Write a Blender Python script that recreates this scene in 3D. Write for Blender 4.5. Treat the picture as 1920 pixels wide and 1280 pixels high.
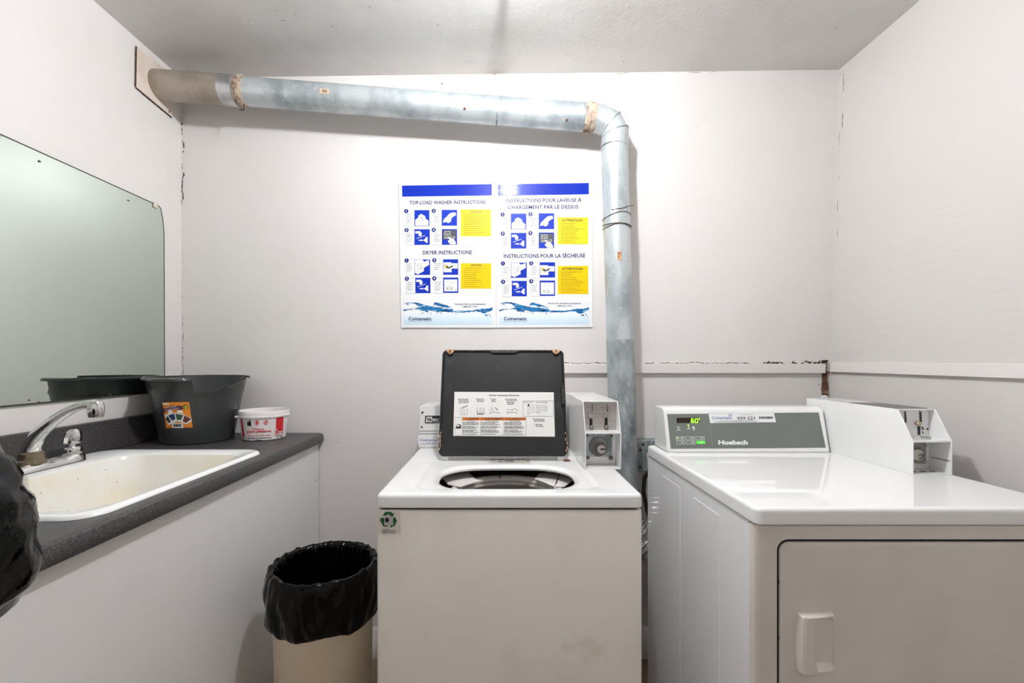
import bpy, bmesh, math, random
from mathutils import Vector, Matrix, noise

random.seed(11)
for o in list(bpy.data.objects):
    bpy.data.objects.remove(o, do_unlink=True)
S = bpy.context.scene
COL = S.collection

# ------------------------------------------------------------------ camera, world, exposure
F, VX, VY, CH = 848.0, 940.0, 675.0, 1.245     # focal length (px of a 1920 px frame), vanishing point, eye height
cd = bpy.data.cameras.new('camera')
cam = bpy.data.objects.new('camera', cd)
COL.objects.link(cam)
cam.location = (0, 0, CH)
cam.rotation_euler = (math.pi / 2, 0, 0)
cd.sensor_fit = 'HORIZONTAL'
cd.sensor_width = 36.0
cd.lens = 36.0 * F / 1920.0
cd.shift_x = (960 - VX) / 1920.0
cd.shift_y = (VY - 640) / 1920.0
cd.clip_start = 0.01
S.camera = cam
w = bpy.data.worlds.new('world')
S.world = w
w.use_nodes = True
w.node_tree.nodes['Background'].inputs[0].default_value = (0.05, 0.05, 0.05, 1)
w.node_tree.nodes['Background'].inputs[1].default_value = 0.0
S.view_settings.view_transform = 'Standard'
S.view_settings.look = 'None'
S.view_settings.gamma = 1.0
S.view_settings.use_curve_mapping = False
S.view_settings.exposure = 0.72
LAMP_POS = Vector((0.047, 0.965, 2.335))
LAMP_STRENGTH = 560.0
LAMP_COLOR = (0.98, 1.0, 1.035)

# ------------------------------------------------------------------ helpers
def lin(c):
    out = []
    for v in c[:3]:
        v = v / 255.0
        out.append(v / 12.92 if v <= 0.04045 else ((v + 0.055) / 1.055) ** 2.4)
    return (out[0], out[1], out[2], 1.0)

MATS = {}
def mat(name, col, rough=0.5, metal=0.0, layers=(), bump=None, spec=0.5, coat=0.0, emit=0.0, trans=0.0, alpha=1.0, rough_var=None):
    """layers: (scale, colour, lo, hi, stretch, detail, strength); bump: (scale, strength, stretch, kind)"""
    if name in MATS:
        return MATS[name]
    m = bpy.data.materials.new(name)
    m.use_nodes = True
    nt = m.node_tree
    b = nt.nodes['Principled BSDF']
    b.inputs['Base Color'].default_value = lin(col)
    b.inputs['Roughness'].default_value = rough
    b.inputs['Metallic'].default_value = metal
    b.inputs['Specular IOR Level'].default_value = spec
    b.inputs['Coat Weight'].default_value = coat
    b.inputs['Transmission Weight'].default_value = trans
    b.inputs['Alpha'].default_value = alpha
    if emit:
        b.inputs['Emission Color'].default_value = lin(col)
        b.inputs['Emission Strength'].default_value = emit
    tc = None
    def coords(st, off=0.0):
        nonlocal tc
        if tc is None:
            tc = nt.nodes.new('ShaderNodeTexCoord')
        mp = nt.nodes.new('ShaderNodeMapping')
        mp.inputs['Scale'].default_value = st
        mp.inputs['Location'].default_value = (off, off * 1.7, off * 0.6)
        nt.links.new(tc.outputs['Object'], mp.inputs['Vector'])
        return mp.outputs['Vector']
    prev = None
    for i, L in enumerate(layers):
        sc, c2, lo, hi, st, det, stren = L
        n = nt.nodes.new('ShaderNodeTexNoise')
        n.inputs['Scale'].default_value = sc
        n.inputs['Detail'].default_value = det
        n.inputs['Roughness'].default_value = 0.6
        nt.links.new(coords(st, 3.1 * i + 0.7), n.inputs['Vector'])
        r = nt.nodes.new('ShaderNodeMapRange')
        r.inputs[1].default_value = lo
        r.inputs[2].default_value = hi
        r.inputs[3].default_value = 0.0
        r.inputs[4].default_value = stren
        nt.links.new(n.outputs['Fac'], r.inputs[0])
        mx = nt.nodes.new('ShaderNodeMix')
        mx.data_type = 'RGBA'
        nt.links.new(r.outputs[0], mx.inputs[0])
        if prev is None:
            mx.inputs[6].default_value = lin(col)
        else:
            nt.links.new(prev, mx.inputs[6])
        mx.inputs[7].default_value = lin(c2)
        prev = mx.outputs[2]
    if prev is not None:
        nt.links.new(prev, b.inputs['Base Color'])
    if rough_var:
        sc, lo, hi = rough_var
        n = nt.nodes.new('ShaderNodeTexNoise')
        n.inputs['Scale'].default_value = sc
        n.inputs['Detail'].default_value = 4
        nt.links.new(coords((1, 1, 1), 9.0), n.inputs['Vector'])
        r = nt.nodes.new('ShaderNodeMapRange')
        r.inputs[1].default_value = 0.3
        r.inputs[2].default_value = 0.7
        r.inputs[3].default_value = lo
        r.inputs[4].default_value = hi
        nt.links.new(n.outputs['Fac'], r.inputs[0])
        nt.links.new(r.outputs[0], b.inputs['Roughness'])
    if bump:
        sc, stren, st, kind = bump
        if kind == 'noise':
            n = nt.nodes.new('ShaderNodeTexNoise')
            n.inputs['Scale'].default_value = sc
            n.inputs['Detail'].default_value = 5
            out = n.outputs['Fac']
        elif kind == 'voronoi':
            n = nt.nodes.new('ShaderNodeTexVoronoi')
            n.inputs['Scale'].default_value = sc
            out = n.outputs['Distance']
        else:
            n = nt.nodes.new('ShaderNodeTexWave')
            n.bands_direction = 'Z'
            n.inputs['Scale'].default_value = sc
            out = n.outputs['Fac']
        nt.links.new(coords(st, 5.0), n.inputs['Vector'])
        bp = nt.nodes.new('ShaderNodeBump')
        bp.inputs['Strength'].default_value = stren
        bp.inputs['Distance'].default_value = 0.002
        nt.links.new(out, bp.inputs['Height'])
        nt.links.new(bp.outputs['Normal'], b.inputs['Normal'])
    MATS[name] = m
    return m

ONE = (1, 1, 1)
PRINTED = {'fine_print', 'chip_marks', 'tarnish_spots', 'rust_specks', 'paint_strands', 'label_print', 'panel_print', 'sticker_print', 'red_print', 'black_print', 'barcode',
           'sticker_fine_print', 'warning_print', 'water_splash', 'drawing_lines', 'drawing', 'keypad_drawing', 'display_digits', 'paint_crack', 'plaster_gap', 'paint_chips', 'print', 'logo_print', 'script_print', 'script_outline', 'sticker_logo'}
class MB:
    def __init__(s):
        s.v, s.f = [], []
    def add(s, vs, fs):
        n = len(s.v)
        s.v += [Vector(p) for p in vs]
        s.f += [tuple(i + n for i in f) for f in fs]
        return s
    def box(s, x0, x1, y0, y1, z0, z1):
        return s.add([(x0, y0, z0), (x1, y0, z0), (x1, y1, z0), (x0, y1, z0), (x0, y0, z1), (x1, y0, z1), (x1, y1, z1), (x0, y1, z1)],
                     [(3, 2, 1, 0), (4, 5, 6, 7), (0, 1, 5, 4), (1, 2, 6, 5), (2, 3, 7, 6), (3, 0, 4, 7)])
    def prism(s, pts, vec):
        n = len(pts)
        vec = Vector(vec)
        a = [Vector(p) for p in pts]
        vs = a + [p + vec for p in a]
        fs = [tuple(range(n))[::-1], tuple(range(n, 2 * n))]
        for i in range(n):
            j = (i + 1) % n
            fs.append((i, j, n + j, n + i))
        return s.add(vs, fs)
    def poly(s, pts):
        return s.add(pts, [tuple(range(len(pts)))])
    def loft(s, loops, cap0=False, cap1=False, closed=True):
        n = len(loops[0])
        vs, fs = [], []
        for L in loops:
            vs += L
        for k in range(len(loops) - 1):
            for i in range(n if closed else n - 1):
                j = (i + 1) % n
                fs.append((k * n + i, k * n + j, (k + 1) * n + j, (k + 1) * n + i))
        if cap0:
            fs.append(tuple(range(n))[::-1])
        if cap1:
            fs.append(tuple((len(loops) - 1) * n + i for i in range(n)))
        return s.add(vs, fs)
    def tube(s, path, r, n=16, caps=True):
        P = [Vector(p) for p in path]
        R = r if isinstance(r, (list, tuple)) else [r] * len(P)
        loops = []
        t0 = (P[1] - P[0]).normalized()
        ref = Vector((0, 0, 1)) if abs(t0.z) < 0.9 else Vector((1, 0, 0))
        u = t0.cross(ref).normalized()
        for i, p in enumerate(P):
            if i == 0:
                t = (P[1] - P[0]).normalized()
            elif i == len(P) - 1:
                t = (P[-1] - P[-2]).normalized()
            else:
                t = ((P[i + 1] - p).normalized() + (p - P[i - 1]).normalized()).normalized()
            u = (u - t * u.dot(t)).normalized()
            v = t.cross(u)
            loops.append([p + (u * math.cos(2 * math.pi * k / n) + v * math.sin(2 * math.pi * k / n)) * R[i] for k in range(n)])
        return s.loft(loops, caps, caps)
    def lathe(s, prof, origin=(0, 0, 0), axis=(0, 0, 1), n=32, cap0=True, cap1=True):
        ax = Vector(axis).normalized()
        ref = Vector((0, 0, 1)) if abs(ax.z) < 0.9 else Vector((1, 0, 0))
        u = ax.cross(ref).normalized()
        v = ax.cross(u)
        o = Vector(origin)
        loops = [[o + ax * h + (u * math.cos(2 * math.pi * k / n) + v * math.sin(2 * math.pi * k / n)) * r for k in range(n)] for r, h in prof]
        return s.loft(loops, cap0, cap1)
    def build(s, name, m, parent=None, smooth=35, bevel=0.0, seg=2, kind=None, label=None, recalc=True):
        me = bpy.data.meshes.new(name)
        me.from_pydata([tuple(p) for p in s.v], [], s.f)
        if recalc:
            bm = bmesh.new()
            bm.from_mesh(me)
            bmesh.ops.recalc_face_normals(bm, faces=bm.faces)
            bm.to_mesh(me)
            bm.free()
        me.materials.append(m)
        if smooth:
            me.shade_smooth()
            me.set_sharp_from_angle(angle=math.radians(smooth))
        o = bpy.data.objects.new(name, me)
        COL.objects.link(o)
        if bevel:
            md = o.modifiers.new('bevel', 'BEVEL')
            md.width = bevel
            md.segments = seg
            md.limit_method = 'ANGLE'
            md.angle_limit = math.radians(40)
            md.harden_normals = False
            me.shade_smooth()
            me.set_sharp_from_angle(angle=math.radians(50))
        if parent is not None:
            put(o, parent)
        if kind is None and name in PRINTED:
            kind = 'stuff'
        if kind:
            o['kind'] = kind
        if label:
            o['label'] = label
        return o

WORLD = {}
def wloc(o):
    return WORLD.get(o.name, Vector((0, 0, 0)))
def put(o, parent):
    o.parent = parent
    o.matrix_parent_inverse = Matrix.Translation(-wloc(parent))
def thing(name, label, cat, loc, group=None):
    o = bpy.data.objects.new(name, None)
    COL.objects.link(o)
    o.location = loc
    o.empty_display_size = 0.05
    WORLD[o.name] = Vector(loc)
    tag(o, label, cat, group)
    return o
def tag(o, label, cat, group=None):
    o['label'] = label
    o['category'] = cat
    if group:
        o['group'] = group
    return o

def at(x, y, Y):
    return Vector(((x - VX) / F * Y, Y, CH - (y - VY) / F * Y))

def rrect(cx, cy, hx, hy, r, z, k=6, m=6):
    pts = []
    r = min(r, hx * 0.999, hy * 0.999)
    cs = [(cx + hx - r, cy - hy + r, -90), (cx + hx - r, cy + hy - r, 0), (cx - hx + r, cy + hy - r, 90), (cx - hx + r, cy - hy + r, 180)]
    for ci, (x, y, a) in enumerate(cs):
        for i in range(k + 1):
            t = math.radians(a + 90 * i / k)
            pts.append(Vector((x + r * math.cos(t), y + r * math.sin(t), z)))
        nx, ny, na = cs[(ci + 1) % 4]
        t2 = math.radians(na)
        q = Vector((nx + r * math.cos(t2), ny + r * math.sin(t2), z))
        p = pts[-1].copy()
        for i in range(1, m):
            pts.append(p.lerp(q, i / m))
    return pts

def rrect_xz(cx, cz, hx, hz, r, y, k=6, m=4):
    return [Vector((p.x, y, p.y)) for p in rrect(cx, cz, hx, hz, r, 0, k, m)]

# --- flat print on real surfaces
EYE = Vector((0, 0, CH))
def plane_frame(O, N):
    O, N = Vector(O), Vector(N).normalized()
    def fr(x, y, h):
        d = Vector(((x - VX) / F, 1.0, -(y - VY) / F))
        t = (O - EYE).dot(N) / d.dot(N)
        return EYE + d * t + N * h
    return fr
def cone_frame(c, r0, z0, r1, z1):
    def fr(x, y, h):
        d = Vector(((x - VX) / F, 1.0, -(y - VY) / F))
        t, best = 1.2, None
        while t < 2.2:
            p = EYE + d * t
            rr = r0 + (r1 - r0) * (p.z - z0) / (z1 - z0) + h
            if math.hypot(p.x - c[0], p.y - c[1]) <= rr:
                best = p
                break
            t += 0.0006
        return best if best is not None else EYE + d * 1.75
    return fr

HCAP = None
_tc = {}
def glyphs(text, bold, shear=0.0):
    key = (text, bold, shear)
    if key in _tc:
        return _tc[key]
    c = bpy.data.curves.new('t', 'FONT')
    c.body = text
    c.size = 1.0
    c.resolution_u = 2
    c.offset = bold
    c.shear = shear
    c.fill_mode = 'FRONT'
    o = bpy.data.objects.new('t', c)
    COL.objects.link(o)
    dg = bpy.context.evaluated_depsgraph_get()
    e = o.evaluated_get(dg)
    me = e.to_mesh()
    vs = [(v.co.x, v.co.y) for v in me.vertices]
    fs = [tuple(p.vertices) for p in me.polygons]
    e.to_mesh_clear()
    bpy.data.objects.remove(o, do_unlink=True)
    bpy.data.curves.remove(c)
    _tc[key] = (vs, fs)
    return vs, fs
_h = glyphs('H', 0.0)[0]
HCAP = max(v[1] for v in _h)

class Print(MB):
    def __init__(s, fr, h=0.0006):
        super().__init__()
        s.fr, s.h = fr, h
    def p2(s, pts):
        return s.poly([s.fr(x, y, s.h) for x, y in pts])
    def rect(s, x0, y0, x1, y1, n=1):
        return s.quad([(x0, y0), (x1, y0), (x1, y1), (x0, y1)], n)
    def quad(s, q, n=1, m=1):
        a, b, c, d = [Vector((p[0], p[1], 0)) for p in q]
        vs, fs = [], []
        for j in range(m + 1):
            for i in range(n + 1):
                u, v = i / n, j / m
                p = a.lerp(b, u).lerp(d.lerp(c, u), v)
                vs.append(s.fr(p.x, p.y, s.h))
        for j in range(m):
            for i in range(n):
                k = j * (n + 1) + i
                fs.append((k, k + 1, k + n + 2, k + n + 1))
        return s.add(vs, fs)
    def disc(s, x, y, r, n=20, ry=None):
        ry = ry or r
        return s.p2([(x + r * math.cos(2 * math.pi * i / n), y + ry * math.sin(2 * math.pi * i / n)) for i in range(n)])
    def ring(s, x, y, r, t, n=20):
        for i in range(n):
            a, b = 2 * math.pi * i / n, 2 * math.pi * (i + 1) / n
            s.p2([(x + r * math.cos(a), y + r * math.sin(a)), (x + r * math.cos(b), y + r * math.sin(b)),
                  (x + (r - t) * math.cos(b), y + (r - t) * math.sin(b)), (x + (r - t) * math.cos(a), y + (r - t) * math.sin(a))])
        return s
    def line(s, pts, t):
        for (x0, y0), (x1, y1) in zip(pts[:-1], pts[1:]):
            L = math.hypot(x1 - x0, y1 - y0) or 1e-6
            nx, ny = -(y1 - y0) / L * t / 2, (x1 - x0) / L * t / 2
            s.p2([(x0 + nx, y0 + ny), (x1 + nx, y1 + ny), (x1 - nx, y1 - ny), (x0 - nx, y0 - ny)])
        return s
    def frame(s, x0, y0, x1, y1, t):
        return s.line([(x0, y0), (x1, y0)], t).line([(x1, y0), (x1, y1)], t).line([(x1, y1), (x0, y1)], t).line([(x0, y1), (x0, y0)], t)
    def text(s, tx, x0, x1, yb, cap, bold=0.0, slope=0.0, shear=0.0):
        vs, fs = glyphs(tx, bold, shear)
        a = min(v[0] for v in vs)
        b = max(v[0] for v in vs)
        k = (x1 - x0) / (b - a)
        kk = cap / HCAP
        return s.add([s.fr(x0 + (v[0] - a) * k, yb + slope * (v[0] - a) * k - v[1] * kk, s.h) for v in vs], fs)
    def fine(s, x0, x1, y, t, fill=0.86, rnd=None, slope=0.0):
        """a line of fine print too small to read: word-long dashes"""
        R = rnd or random
        x = x0
        while x < x1 - t:
            wl = min(R.uniform(2.0, 6.0) * t * 1.6, x1 - x)
            yy = y + slope * (x - x0)
            s.p2([(x, yy - t / 2), (x + wl, yy - t / 2 + slope * wl), (x + wl, yy + t / 2 + slope * wl), (x, yy + t / 2)])
            x += wl + t * 1.1
        return s

# ------------------------------------------------------------------ materials
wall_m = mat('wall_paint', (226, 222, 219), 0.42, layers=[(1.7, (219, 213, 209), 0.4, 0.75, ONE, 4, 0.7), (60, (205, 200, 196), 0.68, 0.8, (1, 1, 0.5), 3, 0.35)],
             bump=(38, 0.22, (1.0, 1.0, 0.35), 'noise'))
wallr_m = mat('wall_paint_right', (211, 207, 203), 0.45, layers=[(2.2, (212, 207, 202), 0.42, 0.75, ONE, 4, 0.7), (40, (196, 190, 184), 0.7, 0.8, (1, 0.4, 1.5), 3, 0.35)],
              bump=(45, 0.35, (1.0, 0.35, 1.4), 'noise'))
ceil_m = mat('ceiling_paint', (214, 211, 207), 0.38, layers=[(3.0, (192, 186, 180), 0.45, 0.75, ONE, 5, 0.6), (22, (172, 150, 130), 0.7, 0.82, ONE, 4, 0.4)],
             bump=(55, 0.35, ONE, 'noise'))
trim_m = mat('trim_paint', (228, 222, 219), 0.4, bump=(50, 0.15, ONE, 'noise'))
floor_m = mat('worn_brown_floor', (150, 130, 108), 0.6, layers=[(6, (104, 86, 70), 0.42, 0.7, ONE, 6, 0.9), (28, (170, 150, 128), 0.6, 0.75, ONE, 5, 0.6)], bump=(30, 0.3, ONE, 'noise'))
enamel = mat('white_enamel', (240, 240, 239), 0.16, coat=0.2, layers=[(5, (232, 231, 229), 0.45, 0.7, ONE, 3, 0.6)])
enamel_old = mat('washer_front_enamel', (236, 231, 224), 0.28, layers=[(2.6, (212, 201, 188), 0.45, 0.72, (1, 1, 0.7), 4, 0.75), (7.5, (204, 188, 172), 0.64, 0.74, (1, 1, 1.1), 3, 0.3), (90, (160, 140, 120), 0.74, 0.8, ONE, 2, 0.4)])
dryer_front_m = mat('dryer_front_enamel', (234, 230, 224), 0.3, layers=[(3, (212, 205, 198), 0.45, 0.72, ONE, 3, 0.6), (70, (150, 138, 128), 0.76, 0.82, ONE, 2, 0.4)])
dark_gap = mat('dark_gap', (28, 25, 23), 0.7)
rust_m = mat('rust', (120, 70, 44), 0.8, layers=[(60, (60, 36, 26), 0.45, 0.65, ONE, 4, 0.9)])
galv = mat('galvanised_steel', (198, 205, 207), 0.36, 0.4, layers=[(9, (134, 146, 152), 0.42, 0.68, (1, 1, 0.6), 5, 0.8), (45, (206, 211, 212), 0.56, 0.7, ONE, 3, 0.6), (26, (196, 190, 176), 0.66, 0.78, ONE, 4, 0.6)], bump=(60, 0.12, ONE, 'voronoi'))
galv_dull = mat('weathered_galvanised_steel', (172, 180, 181), 0.45, 0.35, layers=[(12, (108, 118, 122), 0.42, 0.66, (1, 1, 0.5), 5, 0.85), (60, (206, 208, 206), 0.58, 0.7, (1, 1, 0.5), 3, 0.7)], bump=(60, 0.12, ONE, 'voronoi'))
sleeve_m = mat('dirty_beige_sleeve', (168, 156, 144), 0.35, 0.25, layers=[(7, (128, 114, 100), 0.42, 0.7, (1.4, 1, 1), 5, 0.8), (40, (120, 98, 80), 0.66, 0.76, ONE, 4, 0.6)])
tape_m = mat('aluminium_tape', (200, 202, 204), 0.3, 0.8, layers=[(20, (150, 150, 152), 0.45, 0.65, ONE, 4, 0.7)], bump=(80, 0.5, ONE, 'noise'))
sealant = mat('crusty_sealant', (186, 166, 148), 0.85, layers=[(38, (96, 68, 50), 0.48, 0.66, ONE, 6, 0.85)], bump=(90, 0.8, ONE, 'noise'))
chrome = mat('chrome', (215, 215, 214), 0.1, 1.0, layers=[(40, (150, 146, 138), 0.6, 0.75, ONE, 4, 0.6)], rough_var=(60, 0.06, 0.25))
steel = mat('brushed_steel', (190, 186, 182), 0.32, 0.75, layers=[(25, (160, 152, 146), 0.45, 0.7, (1, 1, 4), 4, 0.6)])
black_plastic = mat('charcoal_plastic', (28, 28, 30), 0.5, spec=0.35, layers=[(9, (40, 41, 43), 0.45, 0.7, ONE, 5, 0.7), (140, (84, 84, 84), 0.7, 0.8, ONE, 2, 0.45), (5.5, (92, 94, 98), 0.6, 0.85, ONE, 6, 0.8)])
black = mat('black', (14, 14, 15), 0.5)
white_print = mat('white_print', (236, 236, 235), 0.4, spec=0.2)
sign_m = mat('sign_board', (236, 237, 238), 0.4, spec=0.2, bump=(54, 0.06, ONE, 'wave'))
blue_print = mat('blue_print', (8, 44, 168), 0.075, spec=0.4, bump=(54, 0.14, ONE, 'wave'))
panel_blue = mat('panel_blue_print', (10, 48, 172), 0.4, spec=0.2)
navy_print = mat('navy_print', (20, 22, 92), 0.35, spec=0.2)
badge_m = mat('badge_blue', (12, 34, 120), 0.4, spec=0.2)
yellow_print = mat('yellow_print', (232, 196, 6), 0.4, spec=0.2)
pale_yellow = mat('pale_yellow_print', (236, 206, 40), 0.4, spec=0.2)
ochre_print = mat('ochre_print', (160, 128, 16), 0.3)
grey_print = mat('grey_print', (128, 130, 138), 0.4)
dkgrey_print = mat('dark_grey_print', (58, 58, 62), 0.4)
black_print = mat('black_print', (16, 14, 18), 0.4)
orange_print = mat('orange_print', (214, 112, 20), 0.4)

# ------------------------------------------------------------------ the room
D = 1.90
XL, XR0, XR1, XRT = -1.344, 1.338, 1.378, 1.418
YB = -0.72
def zc(x):
    return 2.447 + 0.0125 * x
ZRAIL = 1.215
m = MB().box(XL - 0.1, XRT + 0.1, YB - 0.1, D + 0.1, -0.08, 0.0)
m.build('floor', floor_m, kind='structure')
m = MB()
pts = [(XL - 0.1, YB - 0.1), (XRT + 0.1, YB - 0.1), (XRT + 0.1, D + 0.1), (XL - 0.1, D + 0.1)]
m.add([(x, y, zc(x)) for x, y in pts] + [(x, y, zc(x) + 0.08) for x, y in pts], [(0, 1, 2, 3), (7, 6, 5, 4), (0, 4, 5, 1), (1, 5, 6, 2), (2, 6, 7, 3), (3, 7, 4, 0)])
m.build('ceiling', ceil_m, kind='structure')
ceiling = bpy.data.objects['ceiling']
wall_back = MB().box(XL - 0.1, XRT + 0.1, D, D + 0.1, 0, 2.52).build('wall_back', wall_m, kind='structure')
wall_left = MB().box(XL - 0.1, XL, YB, D, 0, 2.52).build('wall_left', wall_m, kind='structure')
m = MB()
prof = [(XR0, 0), (XR1, ZRAIL), (XRT + 0.002, 2.5), (XRT + 0.1, 2.5), (XRT + 0.1, 0)]
m.prism([(x, YB, z) for x, z in prof], (0, D - YB, 0))
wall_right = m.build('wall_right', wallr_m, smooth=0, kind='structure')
MB().box(XL - 0.1, XRT + 0.1, YB - 0.1, YB, 0, 2.52).build('wall_front', wall_m, kind='structure')

# chair rails
m = MB().box(0.24, 1.352, D - 0.016, D, 1.190, 1.230)
t1 = m.build('trim_1', trim_m, kind='structure', bevel=0.002)
m = MB()
def xr(z):
    return XR0 + (XR1 - XR0) * z / ZRAIL if z < ZRAIL else XR1 + (XRT - XR1) * (z - ZRAIL) / (2.46 - ZRAIL)
m.prism([(xr(1.196) - 0.014, YB + 0.01, 1.196), (xr(1.236) - 0.014, YB + 0.01, 1.236), (xr(1.236), YB + 0.01, 1.236), (xr(1.196), YB + 0.01, 1.196)], (0, D - 0.02 - YB - 0.01, 0))
t2 = m.build('trim_2', trim_m, kind='structure', bevel=0.002)
# baseboards
m = MB()
m.prism([(-0.742, D, 0), (-0.742, D - 0.016, 0), (-0.742, D - 0.016, 0.085), (-0.742, D - 0.010, 0.095), (-0.742, D - 0.010, 0.115), (-0.742, D - 0.004, 0.125), (-0.742, D, 0.125)], (2.078, 0, 0))
m.build('baseboard_back', trim_m, kind='structure')

# cracks and flaking paint along the corners and over the rail
crack_m = mat('crack_dark', (74, 60, 50), 0.9, layers=[(80, (34, 26, 22), 0.45, 0.6, ONE, 3, 0.9)])
def crack(name, pts, wd, parent, nrm, rnd, dens=0.75, seg=0.006, m_=crack_m):
    """a broken dark line following pts on a surface"""
    mb = MB()
    nrm = Vector(nrm)
    for a, b in zip(pts[:-1], pts[1:]):
        a, b = Vector(a), Vector(b)
        L = (b - a).length
        n = max(1, int(L / seg))
        d = (b - a) / n
        side = d.cross(nrm).normalized()
        off = 0.0
        on = True
        prevw = rnd.uniform(0.2, 1) * wd
        prevoff = 0.0
        for i in range(n):
            if rnd.random() < 0.25:
                on = rnd.random() < dens
            off = prevoff * 0.7 + rnd.uniform(-1, 1) * wd * 0.6
            ww = rnd.uniform(0.15, 1.0) * wd
            if on:
                p, q = a + d * i, a + d * (i + 1)
                mb.poly([p + side * (prevoff - prevw / 2), q + side * (off - ww / 2), q + side * (off + ww / 2), p + side * (prevoff + prevw / 2)])
            prevoff, prevw = off, ww
    if mb.f:
        mb.v = [p + nrm * 0.0008 for p in mb.v]
        mb.build(name, m_, parent, smooth=0)
R1 = random.Random(5)
crack('paint_crack', [(XL + 0.004, D, 2.24), (XL + 0.006, D, 2.05), (XL + 0.010, D, 1.92)], 0.006, wall_back, (0, -1, 0), R1, 0.7)
crack('paint_crack', [(XL + 0.004, D, 1.92), (XL + 0.006, D, 1.10)], 0.003, wall_back, (0, -1, 0), R1, 0.25)
crack('paint_crack', [(xr(2.44) - 0.0, D - 0.012, 2.44), (xr(1.8), D - 0.02, 1.8), (xr(1.33), D - 0.018, 1.33)], 0.0022, wall_right, (-1, 0, 0.03), R1, 0.22)
crack('paint_crack', [(xr(2.43), D - 0.03, 2.43), (xr(2.0), D - 0.03, 2.0)], 0.003, wall_right, (-1, 0, 0.03), R1, 0.3)
crack('plaster_gap', [(0.25, D, 1.2325), (0.60, D, 1.2325), (1.10, D, 1.2325)], 0.004, wall_back, (0, -1, 0), R1, 0.8)
crack('plaster_gap', [(1.10, D, 1.234), (1.34, D, 1.235)], 0.012, wall_back, (0, -1, 0), R1, 0.95)
crack('paint_crack', [(0.9, D, zc(0.9) - 0.004), (-0.2, D, zc(-0.2) - 0.004)], 0.004, wall_back, (0, -1, 0), R1, 0.2, m_=mat('crack_grey', (168, 160, 152), 0.8))
# rotten strip of bare wood in the right-hand corner below the rail
rot = mat('rotten_wood', (92, 62, 44), 0.95, layers=[(30, (36, 22, 16), 0.45, 0.6, (1, 1, 0.5), 5, 0.9), (14, (170, 146, 124), 0.6, 0.72, ONE, 4, 0.8)], bump=(70, 0.9, ONE, 'noise'))
m = MB()
Lp, Rp = [], []
for i in range(19):
    z = 1.245 - 0.16 * i / 18
    Lp.append((1.345 + R1.uniform(-0.003, 0.004), D - 0.002, z))
    Rp.append((1.366 + R1.uniform(-0.003, 0.003), D - 0.005 - R1.uniform(0, 0.006), z))
for i in range(18):
    m.poly([Lp[i], Lp[i + 1], Rp[i + 1], Rp[i]])
m.build('rotten_strip', rot, wall_back, smooth=0, label='strip of bare rotten wood where the corner plaster is gone')
m = MB()
for i in range(14):
    z0 = 1.232 - R1.uniform(0, 0.03)
    p = Vector((1.352 + R1.uniform(-0.004, 0.004), D - 0.004, z0))
    m.tube([p, p + Vector((0.010 + R1.uniform(-0.004, 0.006), -0.006, R1.uniform(-0.02, 0.005))), p + Vector((0.02, -0.008, R1.uniform(-0.02, 0.016)))], 0.0008, 5)
m.build('paint_strands', mat('paint_strand', (206, 198, 190), 0.7), wall_back)
# specks and chips on the walls
chip_w = mat('chip_white', (246, 245, 244), 0.6)
chip_d = mat('chip_dark', (96, 84, 74), 0.8)
def chips(name, mm, spots, Y, parent):
    mb = MB()
    for (x, y, sx, sy) in spots:
        p = at(x, y, Y)
        n = 7
        mb.poly([(p.x + sx * 0.0022 * math.cos(k * 6.283 / n) * R1.uniform(0.6, 1.1), Y - 0.0008, p.z + sy * 0.0022 * math.sin(k * 6.283 / n) * R1.uniform(0.6, 1.1)) for k in range(n)])
    mb.build(name, mm, parent, smooth=0)
chips('paint_chips', chip_w, [(492, 741, 0.7, 1.8), (499, 720, 0.8, 0.9), (491, 749, 0.4, 0.7), (574, 705, .6, .6), (1432, 585, 1.2, .5), (540, 700, .5, .5)], D, wall_back)
chips('paint_chips', chip_d, [(829, 157, 2.4, 1.6), (634, 829, 1.6, 0.9), (634, 893, 0.8, 0.8), (598, 896, .9, 1.1), (372, 632, .5, 1.0), (1535, 721, 1.6, 1.2), (1259, 500, .5, .8), (1255, 531, 1.1, .5), (473, 749, .5, .8), (1498, 478, .8, .4), (800, 560, .5, .5)], D, wall_back)

RC = random.Random(8)
for mm in (chip_w, mat('chip_grey', (150, 140, 130), 0.8)):
    mb = MB()
    for i in range(46):
        x, y, r_ = RC.uniform(-1.15, 1.25), RC.uniform(1.50, 1.88), RC.uniform(0.0008, 0.0028)
        e = RC.uniform(0, 3.14)
        el = RC.choice([1, 1, 1.5, 3])
        pts_ = []
        for k in range(6):
            u_, v_ = r_ * el * math.cos(k * 1.047), r_ * math.sin(k * 1.047) * RC.uniform(0.5, 1)
            X_, Y_ = x + u_ * math.cos(e) - v_ * math.sin(e), y + u_ * math.sin(e) + v_ * math.cos(e)
            pts_.append((X_, Y_, zc(X_) - 0.0008))
        mb.poly(pts_)
    mb.build('paint_chips', mm, ceiling, smooth=0)

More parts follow.
